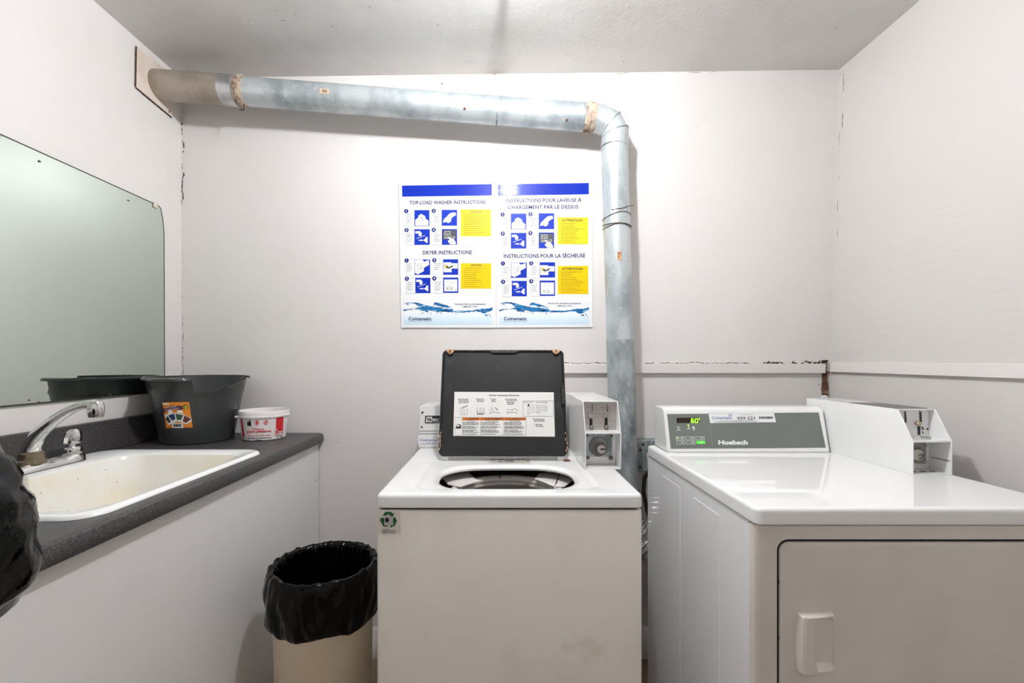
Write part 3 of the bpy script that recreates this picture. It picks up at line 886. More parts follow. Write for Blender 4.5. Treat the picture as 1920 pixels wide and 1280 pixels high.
def sign(label, board, band, heads, tiles, boxes, wave0, wave1, phone, logo, seed):
    R_ = random.Random(seed)
    lo = [zfr(x, y, 0) for x, y in board]
    cxs = sum(p.x for p in lo) / 4
    sg = thing('instruction_sign', label, 'sign', (cxs, D, min(p.z for p in lo)), 'laundry instruction signs on the back wall')
    MB().prism([Vector((p.x, YS, p.z)) for p in lo], (0, 0.0055, 0)).build('board', sign_m, sg, smooth=0)
    Print(zfr, 0.0006).quad(band).build('header_band', blue_print, sg, smooth=0)
    for (tx, x0, x1, yb, cap) in heads:
        Print(zfr, 0.0006).text(tx, x0, x1, yb, cap, 0.024, slope=-0.008).build('heading_print', navy_print, sg, smooth=0, kind='stuff')
    Print(zfr, 0.0012).text('Coinamatic', logo[0], logo[1], logo[2], 25, 0.022).build('logo_print', navy_print, sg, smooth=0, kind='stuff')
    Print(zfr, 0.0006).text(phone[0], phone[1], phone[2], phone[3], 12, 0.012).build('service_line', navy_print, sg, smooth=0, kind='stuff')
    Print(zfr, 0.0006).text('1-800-561-1972', phone[4], phone[5], phone[6], 12, 0.012).build('phone_number', navy_print, sg, smooth=0, kind='stuff')
    fp = Print(zfr, 0.0008)
    fp.fine(logo[0], logo[0] + 190, logo[2] + 10, 3, rnd=R_)
    for (kind, tb, bb, bd, num) in tiles:
        q = Print(zfr, 0.0006).rect(*bb).build('picture_panel', panel_blue, sg, smooth=0)
        draw(kind, *bb, q)
        fp.frame(tb[0], tb[1], tb[2], tb[3], 1.6)
        n = R_.choice([4, 5])
        for i in range(n):
            yy = tb[1] + 38 + i * 15
            if yy < tb[3] - 8:
                fp.fine(tb[0] + 7, tb[0] + 7 + R_.uniform(0.5, 0.85) * (tb[2] - tb[0] - 10), yy, 4, rnd=R_)
        g = Print(zfr, 0.0013).disc(bd[0], bd[1], 17).build('number_badge', badge_m, sg, smooth=0)
        vs = glyphs(num, 0.02)[0]
        ar = (max(v[0] for v in vs) - min(v[0] for v in vs)) / HCAP * 17
        Print(zfr, 0.0018).text(num, bd[0] - ar / 2, bd[0] + ar / 2, bd[1] + 8, 17, 0.02).build('number', white_print, g, smooth=0)
    fp.build('fine_print', grey_print, sg, smooth=0)
    for (r, mm, tx, x0, x1, yb, cap, n) in boxes:
        q = Print(zfr, 0.0006).rect(*r).build('caution_panel', mm, sg, smooth=0)
        Print(zfr, 0.0012).text(tx, x0, x1, yb, cap, 0.02).build('caution_heading', black_print, q, smooth=0)
        f2 = Print(zfr, 0.0012)
        y0, y1 = yb + 16, r[3] - 16
        for i in range(n):
            yy = y0 + (y1 - y0) * i / (n - 1)
            if i % 2 == 0:
                f2.disc(r[0] + 16, yy, 2.2, 8)
            f2.fine(r[0] + 26, r[0] + 26 + R_.uniform(0.45, 0.92) * (r[2] - r[0] - 44), yy, 3.6, rnd=R_)
        f2.build('fine_print', ochre_print, q, smooth=0)
    # water picture along the foot
    W0, W1 = wave0, wave1
    def wx(u_):
        return W0 + (W1 - W0) * u_
    Print(zfr, 0.0005).quad([(W0, 1085), (W1, 1078), (W1, 1185), (W0, 1187)]).build('pale_water', pale_m, sg, smooth=0)
    wv = Print(zfr, 0.0009)
    def ribbon(pts):
        vs, fs = [], []
        n = 0
        fine = []
        for (a, b_) in zip(pts[:-1], pts[1:]):
            for i in range(6):
                t = i / 6
                fine.append(tuple(a[k] + (b_[k] - a[k]) * t for k in range(3)))
        fine.append(pts[-1])
        for (u_, yt, yb) in fine:
            j1, j2 = 5 * noise.noise(Vector((u_ * 40, 1.1, seed))), 5 * noise.noise(Vector((u_ * 40, 4.7, seed)))
            vs += [zfr(wx(u_), yt + j1, wv.h), zfr(wx(u_), yb + j2, wv.h)]
        for i in range(len(fine) - 1):
            fs.append((2 * i, 2 * i + 1, 2 * i + 3, 2 * i + 2))
        wv.add(vs, fs)
    ribbon([(0.02, 1020, 1024), (0.06, 1008, 1018), (0.13, 1008, 1020), (0.18, 1018, 1050), (0.25, 1032, 1066), (0.33, 1046, 1080), (0.38, 1050, 1086), (0.44, 1052, 1084), (0.50, 1060, 1076), (0.56, 1064, 1072)])
    ribbon([(0.0, 1066, 1080), (0.05, 1064, 1070), (0.12, 1060, 1063), (0.17, 1052, 1064), (0.22, 1056, 1080), (0.28, 1076, 1090)])
    ribbon([(0.33, 1044, 1050), (0.35, 1010, 1028), (0.38, 1012, 1034), (0.43, 1022, 1044), (0.49, 1034, 1050), (0.55, 1052, 1056)])
    ribbon([(0.45, 1074, 1084), (0.55, 1074, 1088), (0.66, 1076, 1090), (0.75, 1076, 1088), (0.82, 1068, 1080), (0.87, 1060, 1092), (0.91, 1060, 1100), (0.95, 1058, 1086), (1.0, 1050, 1074)])
    for i in range(26):
        u_, yy, rr = R_.uniform(0.16, 0.62), R_.uniform(1078, 1104), R_.uniform(1, 3.5)
        wv.disc(wx(u_), yy, rr * R_.uniform(1, 2), 8, rr)
    for (u_, yy, a, b_) in ((0.93, 1112, 14, 6), (0.965, 1106, 7, 4), (0.975, 1120, 4, 4), (0.01, 1015, 4, 2), (0.05, 1028, 8, 3), (0.95, 1132, 3, 2)):
        wv.disc(wx(u_), yy, a, 10, b_)
    wv.build('water_splash', wave_m, sg, smooth=0)
    return sg

sign('white sign headed TOP-LOAD WASHER INSTRUCTIONS on the back wall', [(32, 50), (803, 38), (811, 1212), (52, 1212)], [(58, 76), (777, 64), (777, 155), (60, 165)],
     [('TOP-LOAD WASHER INSTRUCTIONS', 118, 728, 227, 28), ('DRYER INSTRUCTIONS', 225, 617, 627, 29)],
     [('w1', (88, 272, 158, 402), (158, 272, 278, 400), (93, 281), '1'), ('w2', (308, 268, 376, 398), (376, 270, 499, 397), (313, 278), '2'),
      ('w3', (92, 425, 158, 553), (158, 425, 281, 550), (95, 432), '3'), ('w4', (308, 422, 378, 552), (378, 424, 499, 549), (313, 430), '4'),
      ('d1', (92, 665, 160, 793), (160, 667, 284, 790), (96, 675), '1'), ('d2', (312, 663, 388, 790), (388, 665, 508, 789), (317, 673), '2'),
      ('w3', (95, 813, 166, 938), (166, 813, 286, 936), (98, 820), '3'), ('d4', (316, 811, 388, 936), (388, 811, 509, 934), (317, 818), '4')],
     [((527, 266, 771, 482), pale_yellow, 'CAUTION!', 605, 690, 293, 14, 11), ((529, 697, 773, 900), yellow_print, 'CAUTION!', 608, 694, 720, 14, 10)],
     70, 782, ('Customer Service and Assistance', 476, 728, 1029, 540, 663, 1050), (111, 295, 1153), 3)
sign('white sign headed INSTRUCTIONS POUR LAVEUSE beside the vertical duct', [(806, 38), (1585, 38), (1583, 1207), (815, 1211)], [(827, 66), (1553, 55), (1553, 146), (827, 157)],
     [('INSTRUCTIONS POUR LAVEUSE À', 892, 1494, 210, 28), ('CHARGEMENT PAR LE DESSUS', 905, 1470, 264, 28), ('INSTRUCTIONS POUR LA SÉCHEUSE', 872, 1524, 655, 29)],
     [('w1', (860, 300, 929, 430), (929, 300, 1053, 427), (863, 308), '1'), ('w2', (1083, 296, 1152, 428), (1152, 297, 1275, 424), (1086, 305), '2'),
      ('w3', (862, 455, 929, 581), (929, 454, 1053, 579), (864, 461), '3'), ('w4', (1084, 450, 1152, 579), (1152, 451, 1275, 577), (1086, 457), '4'),
      ('d1', (864, 692, 931, 816), (931, 692, 1057, 813), (866, 698), '1'), ('d2', (1088, 690, 1160, 816), (1160, 689, 1283, 811), (1092, 697), '2'),
      ('w3', (866, 839, 937, 965), (937, 838, 1057, 961), (867, 845), '3'), ('d4', (1090, 835, 1160, 963), (1160, 835, 1283, 958), (1092, 841), '4')],
     [((1303, 330, 1548, 545), pale_yellow, 'ATTENTION!', 1338, 1504, 363, 18, 11), ((1305, 717, 1548, 943), yellow_print, 'ATTENTION!', 1338, 1505, 751, 18, 12)],
     837, 1554, ('Service à la clientèle et assistance', 1225, 1488, 1023, 1295, 1417, 1044), (873, 1058, 1152), 4)

# ------------------------------------------------------------------ coin boxes
def coin_box(parent, x0, x1, yf, yb, z0, z1, zs, setb, depth):
    t = 0.003
    m = MB()
    prof = [(yf, z0), (yb, z0), (yb, z1), (yf + setb, z1), (yf, zs)]
    for xa in (x0, x1 - t):
        m.prism([(xa, y, z) for y, z in prof], (t, 0, 0))
    m.box(x0 + t, x1 - t, yf + setb, yb, z1 - t, z1)
    m.box(x0 + t, x1 - t, yf, yb, z0, z0 + t)
    m.box(x0 + t, x1 - t, yb - t, yb, z0 + t, z1 - t)
    m.box(x0 + t, x1 - t, yf + 0.001, yf + depth, zs - 0.005, zs)
    m.box(x0 + t, x1 - t, yf + depth, yf + depth + t, z0 + t, z1 - t)
    cb_ = m.build('coin_box', enamel, parent, bevel=0.0008, seg=1, label='white sheet-metal coin box with an open front')
    return cb_
def round_part(name, mm, fr, x, y, rp, prof, parent, Y, nrm=(0, -1, 0), n=20):
    c = fr(x, y, 0)
    k = Y / F
    return MB().lathe([(r * rp * k, h) for r, h in prof], c, nrm, n).build(name, mm, parent)

# ------------------------------------------------------------------ top-load washer
WX0, WX1, WY0, WY1, WZ = -0.305, 0.345, 1.100, 1.790, 0.918
wash = thing('top_load_washer', 'white coin-operated top-load washer with its dark lid standing open', 'washing machine', ((WX0 + WX1) / 2, (WY0 + WY1) / 2, 0))
wc0 = (WX0 + WX1) / 2
wc = ((WX0 + WX1) / 2, (WY0 + WY1) / 2)
wbc = (wc0, (WY0 + 0.001 + WY1) / 2)
wbx, wby = (WX1 - WX0) / 2 - 0.001, (WY1 - WY0 - 0.001) / 2
kc = dict(k=4, m=4)
m = MB().loft([rrect(*wbc, wbx - 0.02, wby - 0.02, 0.01, 0.8765, **kc), rrect(*wbc, wbx - 0.005, wby - 0.005, 0.010, 0.8805, **kc), rrect(*wbc, wbx - 0.001, wby - 0.001, 0.010, 0.8790, **kc), rrect(*wbc, wbx, wby, 0.010, 0.875, **kc), rrect(*wbc, wbx, wby, 0.010, 0.03, **kc), rrect(*wbc, wbx - 0.02, wby - 0.02, 0.01, 0.03, **kc), rrect(*wbc, wbx - 0.02, wby - 0.02, 0.01, 0.8765, **kc)])
m.build('cabinet', enamel_old, wash, smooth=40)
m = MB().loft([rrect(*wbc, wbx - 0.007, wby - 0.007, 0.010, 0.880, **kc), rrect(*wbc, wbx - 0.007, wby - 0.007, 0.010, 0.886, **kc), rrect(*wbc, wbx - 0.018, wby - 0.018, 0.010, 0.886, **kc), rrect(*wbc, wbx - 0.018, wby - 0.018, 0.010, 0.880, **kc), rrect(*wbc, wbx - 0.007, wby - 0.007, 0.010, 0.880, **kc)])
m.build('seam', dark_gap, wash)
for x in (WX0 + 0.05, WX1 - 0.05):
    for y in (WY0 + 0.06, WY1 - 0.06):
        MB().lathe([(0.02, 0), (0.022, 0.012), (0.012, 0.016), (0.012, 0.032)], (x, y, 0), n=16).build('foot', black, wash)
kt = dict(k=8, m=8)
hw, hd = (WX1 - WX0) / 2, (WY1 - WY0) / 2
ox, oy = 0.0155, 1.293
m = MB()
m.loft([rrect(*wc, hw - 0.004, hd - 0.004, 0.012, 0.884, **kt), rrect(*wc, hw, hd, 0.016, 0.887, **kt), rrect(*wc, hw, hd, 0.016, 0.889, **kt), rrect(*wc, hw, hd, 0.016, 0.909, **kt), rrect(*wc, hw - 0.0004, hd - 0.0004, 0.016, 0.9125, **kt), rrect(*wc, hw - 0.002, hd - 0.002, 0.017, 0.9160, **kt),
        rrect(*wc, hw - 0.006, hd - 0.006, 0.019, WZ, **kt), rrect(*wc, hw - 0.009, hd - 0.016, 0.02, WZ, **kt), rrect(ox, 1.345, 0.242, 0.199, 0.032, WZ, **kt), rrect(ox, 1.345, 0.238, 0.195, 0.03, WZ - 0.0005, **kt), rrect(ox, 1.343, 0.230, 0.183, 0.03, WZ - 0.0055, **kt), rrect(ox, 1.343, 0.226, 0.179, 0.03, WZ - 0.006, **kt), rrect(ox, 1.343, 0.223, 0.176, 0.03, WZ - 0.006, **kt), rrect(ox, oy + 0.006, 0.210, 0.146, 0.118, WZ - 0.006, **kt),
        rrect(ox, oy + 0.006, 0.205, 0.141, 0.118, WZ - 0.0065, **kt), rrect(ox, oy + 0.006, 0.196, 0.133, 0.115, WZ - 0.0095, **kt), rrect(ox, oy + 0.006, 0.191, 0.129, 0.112, WZ - 0.015, **kt), rrect(ox, oy + 0.006, 0.192, 0.130, 0.112, WZ - 0.021, **kt)])
m.build('top_panel', enamel, wash, smooth=40)
# what shows inside the opening
tub_w = mat('tub_ring_plastic', (222, 218, 212), 0.35, layers=[(14, (196, 178, 164), 0.5, 0.7, ONE, 4, 0.6)])
n = 64
def ell(cx_, cy_, r_, z_):
    return [Vector((cx_ + r_ * math.cos(2 * math.pi * i / n), cy_ + r_ * math.sin(2 * math.pi * i / n), z_)) for i in range(n)]
tcx, tcy, tz = 0.016, 1.325, 0.866
tub_d = mat('tub_dark', (96, 88, 82), 0.5, layers=[(20, (58, 48, 42), 0.45, 0.65, ONE, 4, 0.8)])
m = MB().loft([ell(tcx, 1.375, 0.245, 0.62), ell(tcx, 1.375, 0.245, 0.848), ell(tcx, 1.365, 0.225, 0.853), ell(tcx, tcy, 0.170, tz - 0.004), ell(tcx, tcy, 0.165, tz - 0.020)])
m.build('tub_cover', tub_d, wash, smooth=50)
ring_m = mat('ring_plastic', (226, 220, 214), 0.35, layers=[(24, (150, 92, 64), 0.58, 0.66, ONE, 4, 0.85)])
m = MB().loft([ell(tcx, tcy, 0.169, tz - 0.010), ell(tcx, tcy, 0.168, tz - 0.002), ell(tcx, tcy, 0.160, tz + 0.002), ell(tcx, tcy, 0.147, tz - 0.001), ell(tcx, tcy, 0.143, tz - 0.008), ell(tcx, tcy, 0.143, tz - 0.025)])
m.build('tub_ring', ring_m, wash, smooth=50)
bask = mat('basket_grey', (176, 170, 166), 0.3, 0.3, layers=[(20, (150, 140, 134), 0.5, 0.65, ONE, 3, 0.6)])
m = MB().loft([ell(tcx, tcy, 0.1425, tz - 0.012), ell(tcx, tcy, 0.150, tz - 0.06), ell(tcx, tcy, 0.21, tz - 0.14), ell(tcx, tcy, 0.215, 0.50), ell(tcx, tcy, 0.19, 0.47), ell(tcx, tcy, 0.02, 0.46)], cap1=True)
m.build('basket', bask, wash, smooth=50)
MB().lathe([(0.10, 0.47), (0.07, 0.52), (0.045, 0.60), (0.04, 0.70), (0.035, 0.71), (0.002, 0.715)], (tcx, tcy, 0), n=28).build('agitator', mat('agitator_plastic', (96, 96, 98), 0.4), wash)
tub_w = mat('tub_flap_plastic', (232, 228, 224), 0.35, layers=[(14, (206, 188, 174), 0.55, 0.72, ONE, 4, 0.6)])
sfr = plane_frame((0, 0, tz + 0.006), (0, 0, 1))
for pts_ in ([(285, 1092), (380, 1062), (480, 1040), (548, 1108), (600, 1112), (520, 1132), (425, 1162), (330, 1145)], [(1000, 1100), (1040, 1058), (1180, 1046), (1186, 1080), (1150, 1160), (1075, 1128)], [(1196, 1068), (1270, 1085), (1296, 1118), (1230, 1160), (1165, 1160)]):
    top_ = [sfr(760 + x / 4.128, 630 + y / 4.128, 0) for x, y in pts_]
    MB().prism(top_, (0, 0, -0.004)).build('splash_flap', tub_w, wash, bevel=0.0008)
# rating label behind the opening
tfr = plane_frame((0, 0, WZ - 0.006), (0, 0, 1))
def z6(x, y):
    return 760 + x / 4.128, 630 + y / 4.128
m = Print(lambda x, y, h: tfr(*z6(x, y), h), 0.0008).quad([(650, 950), (968, 950), (972, 982), (648, 982)])
lb = m.build('rating_label', mat('label_silver', (206, 202, 190), 0.4, 0.2), wash, smooth=0)
m = Print(lambda x, y, h: tfr(*z6(x, y), h), 0.0014)
for i in range(14):
    m.rect(770 + i * 5.4, 955, 770 + i * 5.4 + R1.uniform(1.5, 3.6), 978)
m.fine(656, 700, 957, 5).fine(716, 760, 958, 6).fine(720, 750, 974, 5).fine(862, 925, 957, 5).ring(948, 964, 12, 3)
m.build('print', dkgrey_print, lb, smooth=0)

# console at the back
wcon = MB().prism([(WX0 - 0.003, 1.676, WZ), (0.245, 1.676, WZ), (0.245, 1.682, 1.078), (WX0 + 0.014, 1.682, 1.078), (WX0 + 0.001, 1.682, 1.071)], (0, 0.108, 0)).build('console', enamel, wash, bevel=0.002)
cfr = plane_frame((0, 1.6755, WZ), (0, -1, 0.0375))
def z7(x, y):
    return 775 + x / 12.19, 745 + y / 12.19
c7 = lambda x, y, h: cfr(*z7(x, y), h)
q = Print(c7, 0.0008).quad([(270, 415), (900, 415), (894, 585), (262, 585)]).build('logo_plate', black_print, wcon, smooth=0)
m = Print(c7, 0.0014)
m.p2([(300, 438), (432, 438), (430, 562), (286, 562)])
m.text('MAYTAG', 448, 830, 538, 62, 0.02)
m.text('COMMERCIAL', 444, 830, 566, 16, 0.01)
m.build('logo_print', white_print, wcon, smooth=0)
m = Print(c7, 0.0019)
for k_ in range(3):
    m.p2([(306 + 34 * k_, 462), (328 + 34 * k_, 462), (358 + 34 * k_, 538), (336 + 34 * k_, 538)])
m.build('logo_stripes', black_print, wcon, smooth=0)
Print(c7, 0.0006).rect(128, 758, 900, 770).rect(124, 820, 900, 834).rect(104, 1136, 900, 1144).build('panel_seams', mat('seam_grey', (120, 120, 122), 0.5), wcon, smooth=0)
q = Print(c7, 0.0008).quad([(116, 842), (900, 842), (900, 1085), (106, 1085)]).build('sticker', white_print, wcon, smooth=0)
m = Print(c7, 0.0013)
m.text('Coinamatic', 155, 640, 998, 62, 0.004)
m.line([(500, 905), (530, 905), (560, 890)], 10).line([(530, 938), (560, 938), (590, 922)], 10)
m.build('sticker_print', mat('mid_blue_print', (62, 98, 168), 0.5), wcon, smooth=0)
Print(c7, 0.0013).fine(290, 700, 1030, 9).fine(190, 700, 1055, 9).build('sticker_fine_print', grey_print, wcon, smooth=0)
for (x, y) in ((207, 338), (192, 676)):
    round_part('screw', mat('console_screw', (110, 106, 102), 0.35, 0.8), c7, x, y, 2.0, [(1, 0), (1, 0.002), (0.6, 0.003)], wcon, 1.676, n=14)

# the open lid
LX = 0.006
LHW = 0.215
L0 = Vector((LX, 1.500, 0.927))
Lv = Vector((0, 0.113, 0.353)).normalized()
LL = 0.371
Ln = Vector((0, -Lv.z, Lv.y))
def lid_loop(hx_, r_, v0, v1, off, k=6, m_=4):
    return [L0 + Vector((p.x, 0, 0)) + Lv * p.y + Ln * off for p in rrect(0, (v0 + v1) / 2, hx_, (v1 - v0) / 2, r_, 0, k, m_)]
lid_white = MB().loft([lid_loop(LHW - 0.002, 0.018, 0.002, LL + 0.002, -0.004), lid_loop(LHW - 0.001, 0.018, 0.0, LL + 0.004, -0.012), lid_loop(LHW - 0.006, 0.018, 0.006, LL - 0.002, -0.022)], True, True)
lid = lid_white.build('lid', enamel, wash, smooth=40, label='white washer lid seen from its dark charcoal underside')
m = MB().loft([lid_loop(LHW, 0.018, 0.0, LL, -0.004), lid_loop(LHW, 0.018, 0.0, LL, 0.004), lid_loop(LHW - 0.002, 0.017, 0.002, LL - 0.002, 0.007), lid_loop(LHW - 0.005, 0.015, 0.005, LL - 0.005, 0.007),
               lid_loop(LHW - 0.009, 0.013, 0.009, LL - 0.009, 0.001), lid_loop(LHW - 0.013, 0.012, 0.013, LL - 0.013, 0.001)], True, True)
m.build('lid_underside', black_plastic, lid, smooth=40)
m = MB()   # finger recess at the top middle
a = L0 + Lv * (LL - 0.012) + Ln * 0.0075
m.prism([a + Vector((-0.050, 0, 0)) + Lv * 0.008, a + Vector((-0.036, 0, 0)), a + Vector((0.044, 0, 0)), a + Vector((0.058, 0, 0)) + Lv * 0.008], Ln * -0.004)
m.build('finger_recess', black, lid, smooth=0)
tan = mat('tan_rubber', (206, 172, 140), 0.6, layers=[(90, (150, 110, 80), 0.5, 0.65, ONE, 3, 0.7)])
for x in (-0.187, 0.188):
    c = L0 + Vector((x, 0, 0)) + Lv * (LL - 0.008) + Ln * 0.006
    b_ = MB().lathe([(0.009, 0), (0.010, 0.004), (0.006, 0.008)], c, Ln, 18).build('bumper', tan, lid)
    MB().prism([c + Vector((-0.016, 0, 0)) + Lv * 0.009, c + Vector((-0.010, 0, 0)) - Lv * 0.004, c + Vector((0.010, 0, 0)) - Lv * 0.004, c + Vector((0.016, 0, 0)) + Lv * 0.009], Ln * 0.003).build('bumper_bracket', tan, lid, smooth=0)
    MB().lathe([(0.004, 0.008), (0.004, 0.0095)], c, Ln, 12).build('bumper_screw', rust_m, lid)
c = L0 + Vector((LHW - 0.006, 0, 0)) + Lv * 0.205
m = MB()
m.prism([c + Vector((-0.010, 0, 0)) - Lv * 0.034, c + Vector((0.005, 0, 0)) - Lv * 0.034, c + Vector((0.005, 0, 0)) + Lv * 0.034, c + Vector((-0.010, 0, 0)) + Lv * 0.034], Ln * 0.012)
m.build('lid_switch_bracket', black, lid, bevel=0.002)
for k_ in (-0.014, 0.0, 0.014):
    MB().lathe([(0.0028, 0.012), (0.0028, 0.0135)], c + Lv * k_ + Vector((-0.002, 0, 0)), Ln, 8).build('bracket_hole', dkgrey_print, lid)
# rust along the lower corners and the top rim
m = MB()
for (xa, va, n_) in ((-LHW + 0.003, 0.01, 16), (LHW - 0.004, 0.01, 14), (-LHW + 0.003, 0.0, 6)):
    for i in range(n_):
        p = L0 + Vector((xa + R1.uniform(-0.003, 0.004), 0, 0)) + Lv * (va + R1.uniform(0, 0.075)) + Ln * 0.0078
        r_ = R1.uniform(0.0012, 0.0035)
        m.poly([p + Vector((r_ * math.cos(k_) * 0.7, 0, 0)) + Lv * r_ * 1.6 * math.sin(k_) for k_ in [j * 1.047 + R1.uniform(0, .3) for j in range(6)]])
for i in range(30):
    p = L0 + Vector((R1.uniform(-LHW + 0.02, LHW - 0.02), 0, 0)) + Lv * (LL - 0.003) + Ln * 0.0078
    m.poly([p + Vector((-0.003, 0, 0)), p + Vector((0.003, 0, 0)), p + Vector((0.002, 0, 0)) + Lv * 0.0015, p + Vector((-0.002, 0, 0)) + Lv * 0.0018])
m.build('rust_specks', mat('lid_rust', (176, 150, 128), 0.8, layers=[(150, (96, 56, 36), 0.5, 0.6, ONE, 3, 0.9)]), lid, smooth=0)
for sx in (-1, 1):
    MB().box(LX + sx * (LHW - 0.022) - 0.012, LX + sx * (LHW - 0.022) + 0.012, 1.502, 1.516, WZ - 0.0055, 0.926).build('hinge', enamel, wash, bevel=0.002)
MB().lathe([(0.013, 0.0), (0.010, 0.003), (0.004, 0.0035)], (LX + LHW - 0.004, 1.497, WZ - 0.0058), (0, 0, 1), 14).build('rust_patch', rust_m, wash)
# operating-instruction label on the underside
lfr = plane_frame(L0 + Ln * 0.0012, Ln)
def z8(x, y):
    return 840 + x / 9.143, 720 + y / 9.143
l8 = lambda x, y, h: lfr(*z8(x, y), h)
q = Print(l8, 0.0006).quad([(112, 132), (1812, 140), (1832, 900), (90, 888)]).build('instruction_label', mat('label_paper', (232, 230, 226), 0.4), lid, smooth=0)
K = Print(l8, 0.0012)
K.text('Washer Operating Instructions', 698, 1225, 203, 24, 0.02)
K.text('Temperature', 1300, 1462, 320, 18, 0.004).text('Cycle Settings', 1510, 1700, 322, 20, 0.004)
for i, tx in enumerate(['Whites / Cotton', 'Perm. Press / Woven', 'Colors / Cold', 'Delicates / Knits', 'Regular']):
    K.text(tx, 1510, 1510 + [175, 200, 195, 180, 78][i], 374 + i * 30, 16, 0.002)
    K.line([(1412, 366 + i * 30), (1496, 366 + i * 30)], 3)
K.frame(1288, 288, 1803, 550, 4)
K.rect(1368, 340, 1392, 380).frame(1366, 380, 1394, 520, 4)
# little drawings
K.line([(215, 410), (215, 522), (328, 522), (332, 410)], 4).line([(255, 510), (255, 430), (285, 430), (285, 510)], 3).line([(235, 420), (260, 398), (340, 370)], 10)
K.line([(497, 400), (497, 516), (614, 516), (618, 400)], 5).line([(545, 470), (550, 412), (570, 412), (574, 470)], 3).line([(500, 478), (612, 478)], 3).line([(505, 508), (608, 508)], 10)
K.line([(716, 520), (716, 486), (876, 486), (876, 520)], 5).line([(716, 480), (716, 434), (780, 434), (794, 480)], 3).line([(740, 380), (764, 480)], 3).line([(796, 402), (830, 418), (848, 440)], 9)
K.p2([(830, 440), (858, 430), (852, 452)])
K.line([(1018, 520), (1018, 486), (1178, 486), (1178, 520)], 5).line([(1018, 480), (1018, 434), (1092, 434), (1096, 480)], 3).line([(1098, 452), (1130, 424), (1160, 428), (1200, 462)], 6)
K.frame(118, 572, 1336, 876, 4).line([(246, 572), (246, 876)], 3).line([(556, 620), (556, 876)], 3).line([(954, 620), (954, 876)], 3)
K.p2([(130, 760), (150, 700), (165, 735), (185, 715), (200, 735), (222, 690), (228, 760)])
K.disc(168, 690, 10, 10).disc(200, 700, 14, 10)
K.build('label_print', black_print, lid, smooth=0)
fpn = Print(l8, 0.0012)
RF = random.Random(21)
for (x0, x1, y0, nl, st) in ((165, 385, 255, 4, 22), (478, 630, 255, 3, 22), (722, 835, 255, 3, 22), (975, 1195, 258, 2, 20), (1000, 1160, 305, 3, 19), (1452, 1680, 598, 3, 19), (1490, 1640, 688, 3, 19)):
    for i in range(nl):
        fpn.fine(x0 + (0 if i == 0 else 18), x0 + (x1 - x0) * RF.uniform(0.8, 1), y0 + i * st, 8, rnd=RF)
for (x0, x1) in ((252, 548), (564, 944), (966, 1324)):
    y = 634
    fpn.fine(x0 + 90, x1 - 90, y, 7, rnd=RF)
    y += 22
    i = 0
    while y < 872:
        fpn.fine(x0, x0 + (x1 - x0) * RF.uniform(0.62, 0.98), y, 8, rnd=RF)
        i += 1
        y += 18 if i % 3 else 30
fpn.build('fine_print', dkgrey_print, lid, smooth=0)
Print(l8, 0.0009).rect(246, 574, 1336, 620).build('orange_strip', orange_print, lid, smooth=0)
K = Print(l8, 0.0014)
K.text('WARNING', 330, 522, 610, 26, 0.02).text('AVERTISSEMENT', 614, 948, 612, 26, 0.02).text('ADVERTENCIA', 1024, 1310, 614, 26, 0.02)
for x in (292, 574, 984):
    K.p2([(x, 610), (x + 28, 610), (x + 14, 584)])
K.build('warning_print', black_print, lid, smooth=0)

# recycling sticker on the front
ffr = plane_frame((0, WY0 + 0.0009, 0), (0, -1, 0))
def z9(x, y):
    return 695 + x / 16.0, 930 + y / 16.0
f9 = lambda x, y, h: ffr(*z9(x, y), h)
q = Print(f9, 0.0005).quad([(200, 405), (880, 405), (912, 1110), (215, 1130)]).build('recycling_sticker', mat('sticker_clear_white', (226, 218, 212), 0.3), wash, smooth=0)
m = Print(f9, 0.0010)
m.p2([(360, 580), (440, 465), (620, 460), (660, 520), (720, 490), (665, 605), (560, 580), (590, 560), (540, 545), (420, 585)])
m.p2([(260, 645), (405, 640), (408, 780), (415, 870), (520, 880), (520, 905), (390, 905), (280, 720), (300, 660)])
m.p2([(672, 650), (730, 610), (795, 735), (725, 890), (640, 915), (630, 960), (580, 880), (690, 860), (670, 780)])
m.build('green_arrows', mat('recycle_green', (30, 110, 52), 0.4, layers=[(90, (14, 66, 30), 0.45, 0.6, ONE, 2, 0.9)]), q, smooth=0)
Print(f9, 0.0015).p2([(415, 610), (600, 590), (660, 610), (670, 850), (610, 870), (420, 850)]).build('washer_picture', mat('pict_grey', (190, 186, 190), 0.5), q, smooth=0)
m = Print(f9, 0.0019).disc(495, 705, 60, 20, 72)
m.build('washer_picture_door', black_print, q, smooth=0)
m = Print(f9, 0.0012)
m.text('Certified', 345, 580, 1008, 38, 0.002, shear=0.2)
m.fine(350, 765, 1035, 20, rnd=RF).fine(355, 765, 1085, 20, rnd=RF)
m.build('sticker_print', dkgrey_print, q, smooth=0)

